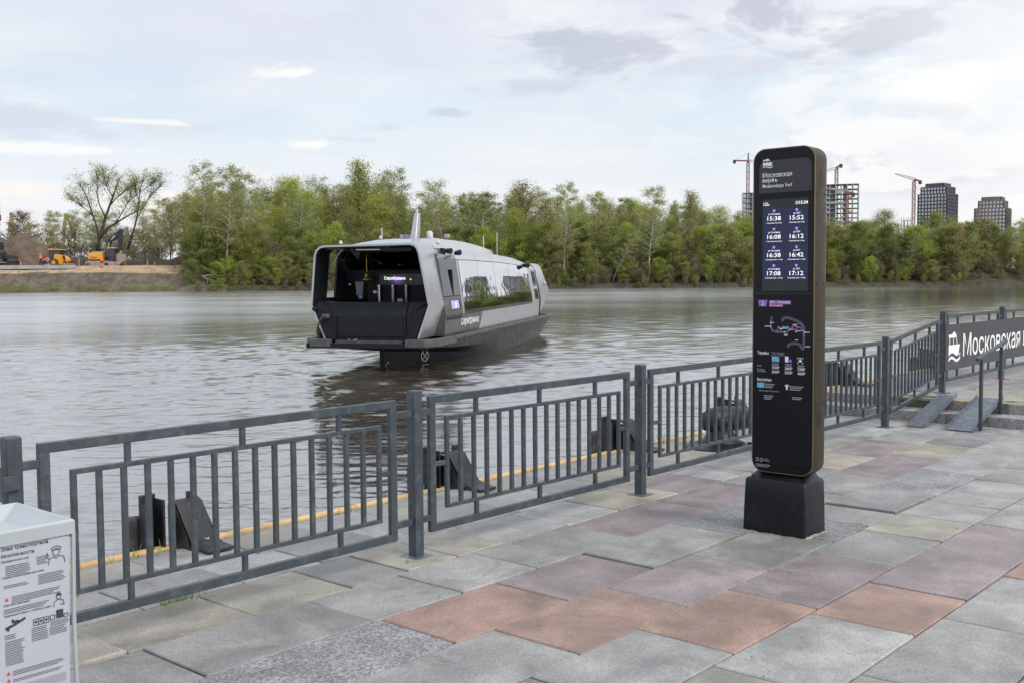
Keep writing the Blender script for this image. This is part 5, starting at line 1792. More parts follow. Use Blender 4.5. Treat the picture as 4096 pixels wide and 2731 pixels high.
bend = dict(pelvis=(0, 0, .82, .15), waist=(.16, 0, .92, .14), chest=(.36, 0, 1.0, .17), neck=(.48, 0, 1.04, .06), head=(.58, 0, 1.06, .095), crown=(.66, 0, 1.06, .07),
            sl=(.38, -.2, 1.0, .065), el=(.44, -.22, .74, .05), hl=(.55, -.12, .52, .04), sr=(.38, .2, 1.0, .065), er=(.5, .2, .76, .05), hr=(.62, .1, .58, .04),
            kl0=(.02, -.1, .76, .1), kl=(.14, -.12, .44, .075), al=(.02, -.12, .1, .05), fl=(.16, -.12, .05, .045), kr0=(.02, .1, .76, .1), kr=(.1, .13, .44, .075), ar=(-.08, .13, .1, .05), fr=(.06, .13, .05, .045))
o = person('worker in an orange jacket bending over a shovel beside the drum of the roller', (p.x - .35, 160.0, zb_), bend, EDG,
           [(lambda c: c.x > .53 and c.z > .96, 'skin'), (lambda c: c.z > .8 or (c.x > .3), 'orange'), (lambda c: True, 'navy')], None, 'orange')
def shovel(label, loc, a, b):
    t = thing('shovel', label, 'shovel', loc)
    obj('shaft', MB().tube([a, b], .022, 6), M['wood'], t)
    obj('blade', MB().cbox((b[0], b[1], b[2]), (.2, .05, .28)), M['cement'], t)
shovel('shovel held by the bending worker in orange', (p.x - .35, 160.0, zb_), (.50, -.05, .75), (.86, -.1, .12))
p = at(258, 1066, 160.4)
stand = dict(pelvis=(0, 0, .92, .15), waist=(.0, -.02, 1.08, .14), chest=(.02, -.06, 1.32, .17), neck=(.0, -.12, 1.46, .06), head=(-.02, -.17, 1.55, .095), crown=(-.02, -.19, 1.65, .07),
             sl=(-.18, -.08, 1.36, .065), el=(-.24, -.18, 1.1, .05), hl=(-.05, -.32, .98, .04), sr=(.2, -.08, 1.36, .065), er=(.25, -.2, 1.08, .05), hr=(.12, -.34, .86, .04),
             kl0=(-.1, 0, .86, .1), kl=(-.13, -.06, .48, .075), al=(-.13, .02, .1, .05), fl=(-.13, -.12, .05, .045), kr0=(.1, 0, .86, .1), kr=(.13, -.06, .48, .075), ar=(.13, .02, .1, .05), fr=(.13, -.12, .05, .045))
person('worker in dark navy overalls with a shovel in front of the yellow roller', (p.x, 160.4, zb_), stand, EDG,
       [(lambda c: c.z > 1.46, 'skin'), (lambda c: c.z > 1.22 and abs(c.x) > .12, 'orange'), (lambda c: True, 'navy')], None, 'navy')
shovel('shovel held by the worker in navy overalls', (p.x, 160.4, zb_), (0, -.34, 1.1), (.16, -.42, .12))
p = at(408, 1069, 159.8)
person('worker in orange jacket and orange trousers standing in front of the excavator', (p.x, 159.8, bank_z(p.x, 159.8)), stand, EDG,
       [(lambda c: c.z > 1.46, 'skin'), (lambda c: .80 < c.z < 1.12 or c.z < .28, 'navy'), (lambda c: True, 'orange')], None, 'orange', rz=math.pi)

# ------------------------------------------------------------------ truck crane at the left edge
T0 = at(0, 1066, 162)
tc_ = thing('truck_crane', 'dark truck crane cut off by the left edge with an outrigger and a tall boom', 'crane', (T0.x, 162, 2.78))
s3 = 162 / F_PX / 4.2
def tp2(cx, cy):
    return (cx * s3, (1030 - cy) * s3)
obj('cab', MB().prism([tp2(-420, 960), tp2(-420, 640), tp2(-60, 610), tp2(15, 625), tp2(20, 760), tp2(55, 800), tp2(80, 930), tp2(60, 975)], -1.2, 1.2, 'y'), M['machblack'], tc_, bevel=.06)
obj('window', MB().prism([tp2(-80, 740), tp2(-80, 650), tp2(5, 640), tp2(12, 745)], -1.22, -1.19, 'y'), M['machglass'], tc_.children[-1])
for cx in (40, -260):
    c = tp2(cx, 965)
    w = obj('wheel', MB().tube([(c[0], -1.25, c[1]), (c[0], -.8, c[1])], .58, 18), M['tyre'], tc_, bevel=.06)
    obj('rim', MB().tube([(c[0], -1.28, c[1]), (c[0], -1.2, c[1])], .28, 12), M['cement'], w)
obj('bumper', MB().prism([tp2(-20, 975), tp2(-20, 962), tp2(180, 966), tp2(180, 974)], -1.5, -1.3, 'y'), M['cement'], tc_)
obj('jib_head', MB().prism([tp2(60, 920), tp2(60, 860), tp2(150, 845), tp2(330, 875), tp2(330, 912), tp2(150, 915)], -.3, .3, 'y'), M['machblack'], tc_, bevel=.03)
og = obj('outrigger', MB().prism([tp2(328, 945), tp2(328, 880), tp2(360, 880), tp2(364, 945)], -.35, .35, 'y'), M['cranered'], tc_)
obj('outrigger_foot', MB().prism([tp2(340, 1030), tp2(340, 945), tp2(356, 945), tp2(356, 1030)], -.1, .1, 'y'), M['cement'], og)
# boom rises out of the picture to the left and comes back at its tip
b0, b1 = Vector((-9, 0, 2.2)), Vector((tp2(8, 0)[0], 0, (1066 - 486) * 162 / F_PX))
bo = MB()
wv = .28
cor = [Vector((a * wv, b * wv, 0)) for a, b in ((-1, -1), (1, -1), (1, 1), (-1, 1))]
N_ = 26
for c in cor:
    bo.bar(b0 + c, b1 + c * .6, .05, .05)
for k in range(N_):
    for i in range(4):
        f0, f1 = k / N_, (k + 1) / N_
        A_, B_ = b0.lerp(b1, f0) + cor[i] * (1 - .4 * f0), b0.lerp(b1, f1) + cor[(i + 1) % 4] * (1 - .4 * f1)
        bo.bar(A_, B_, .03, .03)
obj('lattice_boom', bo, M['cranedark'], tc_, kind='stuff')
hb = tp2(35, 0)[0]
hz = (1066 - 863) * 162 / F_PX
for dx in (-.22, -.08, .07, .2):
    obj('cable', MB().tube([(b1.x + dx * .5, -.3, b1.z), (hb + dx, -.3, hz)], .02, 4), M['cranedark'], tc_)
hk = obj('hook_block', MB().box((hb - .25, -.5, hz - .92), (hb + .25, -.1, hz)), M['cranered'], tc_, bevel=.05)
obj('hook', MB().tube([(hb, -.3, hz - .92), (hb, -.3, hz - 1.3), (hb + .12, -.3, hz - 1.5), (hb, -.3, hz - 1.62), (hb - .12, -.3, hz - 1.5)], .07, 6), M['machblack'], hk)
obj('cable', MB().tube([(hb, -.3, hz - 1.5), (hb, -.3, 2.0)], .018, 4), M['cranedark'], tc_)


# ------------------------------------------------------------------ lattice work
def lattice(mb, p, q, w0, w1, nseg, t):
    p, q = Vector(p), Vector(q)
    d = (q - p).normalized()
    s = d.cross(Vector((0, 1, 0)))
    s = s.normalized() if s.length > .1 else Vector((1, 0, 0))
    u = s.cross(d)
    cs = [(-1, -1), (1, -1), (1, 1), (-1, 1)]
    def P(k, f):
        w = (w0 + (w1 - w0) * f) / 2
        return p.lerp(q, f) + s * cs[k][0] * w + u * cs[k][1] * w
    for k in range(4):
        mb.bar(P(k, 0), P(k, 1), t, t)
    for i in range(nseg):
        f0, f1 = i / nseg, (i + 1) / nseg
        for k in range(4):
            a, b = (k, (k + 1) % 4) if i % 2 else ((k + 1) % 4, k)
            mb.bar(P(a, f0), P(b, f1), t * .7, t * .7)
            mb.bar(P(k, f1), P((k + 1) % 4, f1), t * .7, t * .7)
    return mb


# yellow harbour cranes far behind the site
for px, top, lab in ((54, 842, 'ochre harbour crane tower above the soil heap'), (270, 848, 'ochre A-frame harbour crane between the heap and the excavator')):
    Yc = 420
    kq = Yc / F_PX
    b = at(px, 1070, Yc)
    t = thing('harbour_crane', lab, 'crane', (b.x, Yc, 3), group='ochre harbour cranes behind the site')
    H = (1070 - top) * kq
    mb = MB().bar((-2.2, 0, 0), (0, 0, H), .9, .9).bar((.1, 0, H), (3.0 if px > 100 else 1.6, 0, H * .62 if px > 100 else 0), .8, .8)
    mb.bar((-.4, 0, H * .95), (-1.9, 0, H * .6), .35, .35)
    obj('mast', mb, M['craneyellow'], t, kind='stuff')
    mb = MB()
    for f in (.62, .8, .97):
        mb.cbox((-2.2 * (1 - f), 0, H * f), (1.7, 1, .18))
    obj('platform', mb, M['craneyellow'], t, kind='stuff')
b = at(298, 1045, 178)
o = obj('bare_pole', MB().tube([(0, 0, 0), (.15, 0, 4.2), (.1, 0, 7.4)], [.12, .08, .03], 6), M['twig'])
o.location = (b.x, 178, 2.8)
tag(o, 'thin bare dead stem rising behind the building site', 'dead tree')

# ================================================================== TOWERS BEYOND THE WOOD
def tower(name, label, px0, px1, top, Y, rot, nfl, ncol, cladding, setbacks=(), group=None):
    """finished tower seen over a corner: floors of piers and spandrels with recessed windows"""
    ca, sa = math.cos(rot), math.sin(rot)
    S = (px1 - px0) * Y / F_PX / (abs(ca) + abs(sa))                  # side length
    Yc = Y + S * .7
    S *= Yc / Y
    c = at((px0 + px1) / 2, 1075, Yc)
    z0 = 3.0
    t = thing(name, label, 'tower block', (c.x, Y + S * .7, z0), rot, group)
    ztop = at((px0 + px1) / 2, top, Y).z - z0
    fh = ztop / (nfl + sum(s[1] for s in setbacks))
    wm, gm = M[cladding], M['pane']
    zz = 0
    tiers = [(S, nfl)] + [(S * s[0], s[1]) for s in setbacks]
    pw = S / ncol
    wmesh = MB().box((-pw * .27, -.02, 0), (pw * .27, .06, fh * .62)).mesh('window')
    wmesh.materials.append(gm)
    wcount = 0
    vis = at((px0 + px1) / 2, 930, Y).z - z0
    for ti, (s, fl) in enumerate(tiers):
        nc = max(3, round(s / pw))
        pw_ = s / nc
        last = ti == len(tiers) - 1 and len(tiers) > 1
        core = obj('core', MB().box((-s / 2 + .55, -s / 2 + .55, zz), (s / 2 - .55, s / 2 - .55, zz + fl * fh)), wm, t)
        slabs = MB()
        piers = MB()
        for f in range(fl + 1):
            z = zz + f * fh
            slabs.box((-s / 2 - .12, -s / 2 - .12, z - fh * .14), (s / 2 + .12, s / 2 + .12, z + fh * .14))
        if last:
            slabs.box((-s / 2, -s / 2, zz), (s / 2, s / 2, zz + fl * fh - .3))
        for k in range(nc + 1):
            x = -s / 2 + k * pw_
            for (a, b) in ((x, -s / 2), (x, s / 2), (-s / 2, x), (s / 2, x)):
                piers.cbox((a, b, zz + fl * fh / 2), (pw_ * .30, pw_ * .30, fl * fh))
        obj('floor_band', slabs, wm, t, kind='stuff')
        obj('pier', piers, wm, t, kind='stuff')
        if last:
            continue
        for f in range(fl):
            z = zz + f * fh + fh * .2
            for k in range(nc):
                x = -s / 2 + (k + .5) * pw_
                for sx, face in ((1, 0), (-1, 1)):
                    if z > vis - 8 and wcount < 300:
                        wdw = bpy.data.objects.new('window', wmesh)
                        COL.objects.link(wdw)
                        wdw.parent = t
                        # the two faces turned to the river
                        if face == 0:
                            wdw.matrix_local = Matrix.Translation((x, -s / 2 + .32, z))
                        else:
                            wdw.matrix_local = Matrix.Translation((-s / 2 + .32 if rot < 0 else s / 2 - .32, x, z)) @ Matrix.Rotation(math.pi / 2, 4, 'Z')
                        wcount += 1
        zz += fl * fh
    return t


tower('dark_tower', 'tall dark grey residential tower with stepped top right of the crane', 3667, 3826, 732, 900, R(-43), 20, 9, 'towerdark', ((.86, 2), (.62, 1)))
tower('brown_tower', 'lower brown framed residential tower with a dark stepped roof at the right', 3888, 4046, 787, 930, R(-35), 15, 9, 'towerbrown', ((.80, 2), (.62, 1)))
tower('edge_tower', 'dark tower cut off by the right edge of the photo', 4094, 4240, 770, 900, R(-40), 18, 9, 'towerdark')


def frame_tower(name, label, px0, px1, top, Y, rot, nfl, nx, ny, ratio=.6):
    c = at((px0 + px1) / 2, 1075, Y + 14)
    W = (px1 - px0) * (Y + 14) / F_PX
    ca, sa = abs(math.cos(rot)), abs(math.sin(rot))
    L = W / (ca + ratio * sa)
    D = L * ratio
    z0 = 3
    t = thing(name, label, 'unfinished building', (c.x, Y + 14, z0), rot)
    H = at((px0 + px1) / 2, top, Y).z - z0
    fh = H / nfl
    for f in range(1, nfl + 1):
        obj('floor_slab', MB().box((-L / 2, -D / 2, f * fh - .3), (L / 2, D / 2, f * fh)), M['conc'], t)
    cm_ = MB().cbox((0, 0, H / 2), (.6, .6, H)).mesh('column')
    cm_.materials.append(M['conc'])
    for i in range(nx + 1):
        for j in range(ny + 1):
            o = bpy.data.objects.new('column', cm_)
            COL.objects.link(o)
            o.parent = t
            o.location = (-L / 2 + .3 + (L - .6) * i / nx, -D / 2 + .3 + (D - .6) * j / ny, 0)
    obj('stair_core', MB().box((-L * .28, -D * .16, 0), (-L * .10, D * .16, H)), M['conc'], t)
    obj('stair_core', MB().box((L * .12, -D * .16, 0), (L * .22, D * .16, H)), M['conc'], t)
    r5 = random.Random(5)
    for f in range(nfl - 1):
        for i in range(nx):
            if r5.random() < .35:
                x = -L / 2 + .3 + (L - .6) * i / nx
                obj('parapet', MB().box((x + .4, -D / 2 + .1, f * fh), (x + (L - .6) / nx - .4, -D / 2 + .3, f * fh + fh * .4)), M['conc'], t)
    return t, L, D, H


frame_tower('concrete_frame_building', 'unfinished concrete frame tower beside the right edge of the kiosk', 3262, 3436, 735, 820, R(-16), 17, 7, 3)
frame_tower('concrete_frame_building', 'unfinished concrete frame tower with scaffolding half hidden left of the kiosk', 2964, 3110, 768, 880, R(-25), 15, 6, 3)
t, L, D, H = frame_tower('concrete_frame_building', 'low unfinished concrete frame with starter bars beside the crane mast', 3601, 3640, 880, 860, R(-20), 8, 3, 2)
for i in range(5):
    obj('starter_bar', MB().cbox((-L / 2 + L * i / 4, -D / 2 + .3, H + 1), (.4, .4, 2.2 + i % 2)), M['conc'], t)


def tower_crane(label, px, top, Y, jib, tailq, mastcol, jibcol, apex=None, group='tower cranes over the wood'):
    kq = Y / F_PX
    b = at(px, 1075, Y)
    t = thing('tower_crane', label, 'tower crane', (b.x, Y, 3), group=group)
    H = at(px, top, Y).z - 3
    Q = lambda q: Vector(((q[0] - px) * kq, 0, H + (top - q[1]) * kq))
    w = 2.1
    obj('mast', lattice(MB(), (0, 0, 0), (0, 0, H), w, w, int(H / 2.6), .30), M[mastcol], t, kind='stuff')
    obj('jib', lattice(MB(), Q(tailq[0]), Q(jib), 1.9, .9, int((Q(jib) - Q(tailq[0])).length / 2.4) + 1, .22), M[jibcol], t, kind='stuff')
    obj('counter_jib', MB().bar(Q(tailq[0]), Q(tailq[1]), 1.6, 1.1), M['cranered'], t)
    d = Q(tailq[1])
    obj('counterweight', MB().cbox((d.x, 0, d.z - 1.0), (2.2, 1.8, 3.0)), M['cranedark'], t)
    obj('operator_cab', MB().cbox((0, -1.2, H + .6), (1.8, 1.6, 2.2)), M['cranered'], t)
    if apex:
        obj('apex', lattice(MB(), (0, 0, H), Q(apex), 1.3, .3, 4, .28), M[mastcol], t, kind='stuff')
        obj('tie_bar', MB().tube([Q(apex), Q(tailq[1])], .1, 4), M['cranedark'], t)
        obj('tie_bar', MB().tube([Q(apex), Q((jib[0] * .5 + px * .5, jib[1] * .5 + top * .5))], .1, 4), M['cranedark'], t)
    return t


tower_crane('red tower crane with a pointed apex left of the kiosk top', 2989, 652, 900, (3120, 650), ((2992, 645), (2935, 643)), 'cranered', 'cranewhite', (2990, 614))
tower_crane('tower crane with a raised counter jib just right of the kiosk top', 3341, 678, 840, (3270, 692), ((3340, 672), (3358, 660)), 'cranered', 'cranewhite')
t = tower_crane('tower crane with a white jib pointing left beside the dark tower', 3650, 728, 860, (3575, 696), ((3652, 718), (3674, 726)), 'cranered', 'cranewhite')
tower_crane('low red tower crane in front of the unfinished concrete tower', 3384, 775, 780, (3312, 754), ((3384, 768), (3408, 775)), 'cranered', 'cranewhite')

# ================================================================== RIVER BOAT
def tinted(name, tint, refl=.5, rough=.03):
    m, t, out = mat_new(name)
    fr = t.add('ShaderNodeFresnel', {'IOR': 1.45})
    f = t.math('ADD', fr.outputs[0], refl, clamp=True)
    g = t.add('ShaderNodeBsdfGlossy', {'Color': (.85, .88, .92, 1), 'Roughness': rough})
    tr = t.add('ShaderNodeBsdfTransparent', {'Color': (*tint, 1)})
    mx = t.add('ShaderNodeMixShader', {0: f, 1: tr.outputs[0], 2: g.outputs[0]})
    t.l.new(mx.outputs[0], out.inputs[0])
    return m


def mirror_glass():
    m, t, out = mat_new('mirror_glass')
    tc = t.add('ShaderNodeTexCoord').outputs['Object']
    n = t.noise(tc, 1.1, 2, .5, .4)
    bu = t.add('ShaderNodeBump', {'Strength': 1.0, 'Distance': .0035, 'Height': n})
    b = t.add('ShaderNodeBsdfPrincipled', {'Base Color': (.62, .66, .70, 1), 'Metallic': 1.0, 'Roughness': .02, 'Normal': bu})
    t.l.new(b.outputs[0], out.inputs[0])
    return m


M.update({
    'silver': pbr('brushed_silver', (.47, .48, .51), .38, metal=.7, var=.05, vscale=3),
    'roofsilver': pbr('roof_silver', (.56, .57, .60), .26, metal=.8, var=.05, vscale=1),
    'darkmetal': pbr('dark_grey_metal', (.13, .125, .125), .38, metal=.6, var=.15, vscale=3),
    'hull': pbr('hull_black', (.008, .008, .010), .36, spec=.16, var=.25, vscale=2, dirt=(.03, .028, .026), dscale=1.5, damt=.4),
    'bowblack': pbr('bow_black', (.009, .010, .014), .42, spec=.25, var=.2, vscale=3),
    'bowsoft': pbr('bow_panel_black', (.011, .012, .018), .5, spec=.22, var=.1, vscale=3),
    'fendergrey': pbr('rub_rail_grey', (.075, .072, .076), .7, var=.3, vscale=5, bump=.005, bscale=25, dirt=(.04, .04, .04), dscale=4),
    'mirror': mirror_glass(),
    'windshield': tinted('windshield_glass', (.5, .52, .56), .03),
    'sideglass': tinted('side_glass', (.10, .11, .12), .05),
    'gold': pbr('brass', (.72, .47, .12), .25, metal=.9),
    'steelpipe': pbr('steel_pipe', (.93, .93, .95), .22, metal=1.0, var=.02),
    'midmetal': pbr('roof_side_metal', (.30, .30, .31), .28, metal=.85, var=.06, vscale=2),
    'signwhite': pbr('sign_white', (.9, .9, .9), .4, emit=(1, 1, 1), estr=1.0),
    'lavender': pbr('lit_lavender', (.25, .22, .38), .4, emit=(.50, .42, .80), estr=.45),
    'stickerblue': pbr('sticker_blue', (.03, .25, .60), .4),
    'whiteplastic': pbr('white_plastic', (.55, .56, .57), .4),
    'rope': pbr('dark_rope', (.035, .035, .04), .9, var=.3, vscale=30),
})


def purple_glow():
    m, t, out = mat_new('sign_screen')
    tc = t.add('ShaderNodeTexCoord').outputs['Generated']
    s = t.add('ShaderNodeSeparateXYZ', {0: tc})
    dx = t.math('DIVIDE', t.math('SUBTRACT', s.outputs[0], .42), .22)
    dz = t.math('DIVIDE', t.math('SUBTRACT', s.outputs[2], .45), .55)
    r = t.math('SQRT', t.math('ADD', t.math('MULTIPLY', dx, dx), t.math('MULTIPLY', dz, dz)))
    f = t.ramp(r, 1.0, 0.1)
    b = t.add('ShaderNodeBsdfPrincipled', {'Base Color': (.012, .013, .017, 1), 'Roughness': .3})
    t.set(b.inputs['Emission Color'], t.mix(s.outputs[0], (.30, .07, .42), (.12, .10, .62)))
    t.set(b.inputs['Emission Strength'], t.math('MULTIPLY', f, .55))
    t.l.new(b.outputs[0], out.inputs[0])
    return m


M['signscreen'] = purple_glow()
BTH = R(13)
boat = thing('river_boat', 'black and silver electric river passenger boat with a glazed side turning on the river', 'boat', (-4.031, 29.949, WZ), -BTH)
BM = boat.matrix_world.copy()

# hull
st = [(.25, (1.80, .80), (1.62, .67), (.5, .60), (.3, .58)), (.93, (1.90, .80), (1.74, .62), (.10, .52), (.06, .50)), (.96, (1.90, .80), (1.74, .62), (.075, .50), (.06, -.5)),
      (2.0, (1.93, .80), (1.80, .56), (.30, .42), (.24, -.5)), (3.5, (1.95, .80), (1.87, .50), (.95, .30), (.88, -.5)), (5.5, (1.95, .80), (1.91, .45), (1.60, .18), (1.52, -.5)), (8, (1.95, .80), (1.91, .42), (1.84, .1), (1.78, -.5)),
      (12, (1.95, .80), (1.91, .42), (1.84, .1), (1.78, -.5)), (15.6, (1.93, .80), (1.86, .45), (1.74, .1), (1.6, -.5)), (17.0, (1.86, .80), (1.74, .5), (1.5, .2), (1.35, -.5))]
def ring(u, *pts):
    L = [(-w, u, z) for w, z in pts]
    return L + [(w, u, z) for w, z in reversed(pts)]
hull_mb = MB().loft([ring(*s) for s in st])
hull = obj('hull', hull_mb, M['hull'], boat, autos=True)
mb = MB()
obj('boot_line', MB().loft([[(1.913 - .0 * k, u, .425), (1.913, u, .433)] for k, u in enumerate((6, 8, 10, 12, 15))], closed=False, caps=False), M['fendergrey'], boat)
# deck and fenders
obj('deck', MB().prism([(-1.93, .1), (1.93, .1), (1.95, 17.0), (-1.95, 17.0)], .80, .86, 'z'), M['hull'], boat)
obj('bow_beam', MB().prism([(-1.86, -.22), (1.74, -.22), (1.86, .12), (-1.95, .12)], .655, .80, 'z'), M['bowsoft'], boat, bevel=.02)
for s in (-1, 1):
    P_ = [(s * 1.12, -.26), (s * 1.70, -.28), (s * 1.99, .15), (s * 2.05, 1.83), (s * 1.90, 1.83), (s * 1.78, .2), (s * 1.12, -.05)]
    obj('bow_fender', MB().prism(P_ if s > 0 else P_[::-1], .70, .915, 'z'), M['fendergrey'], boat, bevel=.02)
    obj('rub_rail', MB().loft([[(s * 1.88, 1.8, .80), (s * 2.02, 1.8, .80), (s * 2.02, 1.8, .88), (s * 1.88, 1.8, .915)], [(s * 1.88, 16.6, .80), (s * 2.02, 16.6, .80), (s * 2.02, 16.6, .88), (s * 1.88, 16.6, .915)],
                              [(s * 1.4, 17.35, .80), (s * 1.55, 17.45, .80), (s * 1.55, 17.45, .88), (s * 1.4, 17.35, .915)]]), M['fendergrey'], boat, bevel=.015)

# bow wings: silver ring, black inside
OUT = [(-1.40, .90), (-1.79, 1.86), (-1.66, 3.30), (-1.60, 3.44), (-1.50, 3.53), (-1.36, 3.57), (1.21, 3.61), (1.36, 3.57), (1.45, 3.48), (1.51, 3.33), (1.79, 1.85), (1.46, .92)]
def inset(pl, t):
    out = []
    for i, p in enumerate(pl):
        a, b = Vector(pl[max(i - 1, 0)]), Vector(pl[min(i + 1, len(pl) - 1)])
        d = (b - a).normalized()
        out.append((p[0] + d.y * t, p[1] - d.x * t))
    return out
def band(pl, t0, t1, ya, yb, port=None):
    """strip that follows an outline; ya / yb give depth per point"""
    o_, i_ = inset(pl, t0), inset(pl, t1)
    mbb = MB()
    rings = []
    for k in range(len(pl)):
        A_, B_ = (ya(pl[k][1]) if callable(ya) else ya), (yb(pl[k][1]) if callable(yb) else yb)
        if port and pl[k][0] < -1.35:
            B_ = port
        rings.append([(o_[k][0], A_, o_[k][1]), (o_[k][0], B_, o_[k][1]), (i_[k][0], B_, i_[k][1]), (i_[k][0], A_, i_[k][1])])
    return mbb.loft(rings)
obj('bow_frame', band(OUT, 0, .055, 0.0, 1.5, .95), M['silver'], boat, autos=True)
obj('frame_lining', band(OUT, .056, .085, .015, 1.49, .94), M['bowblack'], boat, autos=True)
# bulwark with the ramp gate
gate_p = [(.06, .88), (.05, 1.55), (.12, 1.72), (.34, 1.945), (.46, 1.945), (.46, .88)]
obj('bow_gate', MB().prism(gate_p, -1.01, 1.05, 'x'), M['bowsoft'], boat, bevel=.015)
obj('gate_inset', MB().prism([(.035, .98), (.03, 1.52), (.07, 1.56), (.08, .96)], -.95, .99, 'x'), M['bowblack'], boat.children[-1], bevel=.008)
for s, (xa, xb) in ((-1, (-1.03, -1.70)), (1, (1.07, 1.70))):
    w = MB().loft([[(xa, .08, .88), (xa, .06, 1.55), (xa, .36, 1.945), (xa, .5, 1.945), (xa, .5, .88)],
                   [(s * 1.40, .03, 1.05), (s * 1.68, .03, 1.84), (s * 1.67, .36, 1.98), (s * 1.67, .5, 1.98), (s * 1.40, .5, 1.05)]])
    obj('bulwark', w, M['bowblack'], boat, bevel=.01)
    lo = MB().prism([(xa, .88), (s * 1.34, .90), (s * 1.39, 1.05), (xa, 1.05)], .04, .3, 'y')
    obj('bulwark_foot', lo, M['bowblack'], boat)
obj('deck_recess', MB().box((-1.05, -.05, .80), (1.05, .45, .88)), M['hull'], boat)
for k in range(3):
    obj('step_rung', MB().box((-1.0, -.16 + k * .04, .80 + k * .03), (1.0, -.12 + k * .04, .825 + k * .03)), M['fendergrey'], boat)
obj('chain', MB().tube([(-.65, -.02, .90), (-.55, -.05, .87), (-.45, -.06, .885), (-.38, -.02, .905)], .012, 5), M['gold'], boat)
bc = obj('mooring_bitt', MB().box((-1.42, -.09, 1.50), (-1.2, .06, 1.62)), M['darkmetal'], boat, bevel=.02)
obj('rope', MB().tube([(-1.33, -.1, 1.55), (-1.42, -.14, 1.5), (-1.5, -.15, 1.3), (-1.56, -.12, 1.1), (-1.5, -.1, .94)], .028, 7), M['rope'], bc, smooth=True)
obj('rope', MB().tube([(-1.36, -.1, 1.55), (-1.46, -.17, 1.42), (-1.52, -.17, 1.15), (-1.47, -.12, .93)], .024, 7), M['rope'], bc, smooth=True)
obj('fog_lamp', MB().tube([(-1.66, -.1, 1.76), (-1.66, .05, 1.76)], [.05, .085], 12), M['bowsoft'], boat, smooth=True)
lb = obj('header', MB().prism([(-.55, 3.50), (-.45, 3.38), (1.22, 3.38), (1.30, 3.50)], .12, 1.2, 'y'), M['bowblack'], boat, bevel=.02)
obj('light_bar', MB().box((-.42, .09, 3.425), (.30, .13, 3.45)), M['whiteplastic'], lb)
obj('search_light', MB().tube([(-.52, .06, 3.43), (-.52, .16, 3.43)], .055, 14), M['bowsoft'], lb)

obj('port_wall', MB().prism([(1.62, 2.0), (1.9, 3.25), (1.9, 3.5), (2.6, 3.5), (2.6, 2.0)], -1.76, -1.70, 'x'), M['bowsoft'], boat)
obj('port_bulwark', MB().prism([(.5, .9), (.5, 1.99), (2.6, 1.99), (2.6, .9)], -1.78, -1.70, 'x'), M['bowsoft'], boat)
obj('side_rail', MB().box((-1.77, .5, 1.99), (-1.62, 2.5, 2.06)), M['bowblack'], boat)
# wheelhouse front at u = 2.5
UW = 2.5
WO = [(-1.78, .86), (-1.84, 1.86), (-1.72, 3.15), (-1.45, 3.50), (1.45, 3.50), (1.72, 3.15), (1.84, 1.86), (1.78, .86)]
obj('wheelhouse_wall', MB().prism([(-.92, .86), (-.92, 2.58), (-1.74, 2.58), (-1.72, 2.86), (1.70, 2.86), (1.76, 1.86), (1.74, .86)], UW, UW + .1, 'y'), M['bowsoft'], boat)
dr = obj('entrance_door', MB().box((-1.77, UW + .02, .86), (-.92, UW + .07, 2.575)), M['bowblack'], boat)
obj('door_glass', MB().box((-1.68, UW - .0, 1.0), (-1.0, UW + .015, 2.5)), M['sideglass'], dr)
stk = obj('sticker', MB().box((-1.30, UW - .006, 1.98), (-1.16, UW - .002, 2.13)), M['stickerblue'], dr)
boat_sign(stk, M['print'], (-1.28, UW - .009, 2.005), .10, .10, (1, 0, 0), (0, 0, 1), 0)
obj('sticker', MB().box((-1.62, UW - .006, 2.40), (-1.54, UW - .002, 2.45)), M['print'], dr)
obj('windshield', MB().prism([(UW + .03, 2.86), (UW - .30, 3.50), (UW - .28, 3.50), (UW + .05, 2.86)], -1.64, 1.56, 'x'), M['windshield'], boat)
for v in (-.84, 1.50, -1.60):
    obj('window_post', MB().prism([(UW - .0, 2.86), (UW - .34, 3.50), (UW - .2, 3.50), (UW + .1, 2.86)], v - .05, v + .05, 'x'), M['bowblack'], boat)
obj('roof_lip', MB().box((-1.25, 1.2, 3.44), (1.2, UW + .1, 3.51)), M['bowblack'], boat)
sg = obj('sign_screen', MB().box((-.60, UW - .03, 2.40), (.80, UW - .001, 2.74)), M['signscreen'], boat)
letter('Серебрянка', M['signwhite'], sg, (-.44, UW - .034, 2.535), (1, 0, 0), (0, 0, 1), w=.68, h=.125, bold=.02)
obj('status_lamp', MB().tube([(.41, UW - .036, 2.57), (.41, UW - .03, 2.57)], .022, 10), M['signwhite'], sg)
for v in (-.58, -.13, .30):
    obj('pipe', MB().tube([(v, UW - .12, 1.0), (v, UW - .12, 2.40)], .052, 12), M['steelpipe'], boat, smooth=False)
    obj('pipe_groove', MB().box((v - .006, UW - .18, 1.0), (v + .006, UW - .168, 2.38)), M['bowsoft'], boat.children[-1])
obj('notice', MB().box((-.81, UW - .006, 2.15), (-.70, UW - .001, 2.23)), M['print'], boat)
nt = obj('notice', MB().box((-.03, UW - .006, 1.85), (.13, UW - .001, 1.98)), M['print'], boat)
obj('notice_mark', MB().box((-.02, UW - .009, 1.87), (.12, UW - .0065, 1.91)), M['printred'], nt)
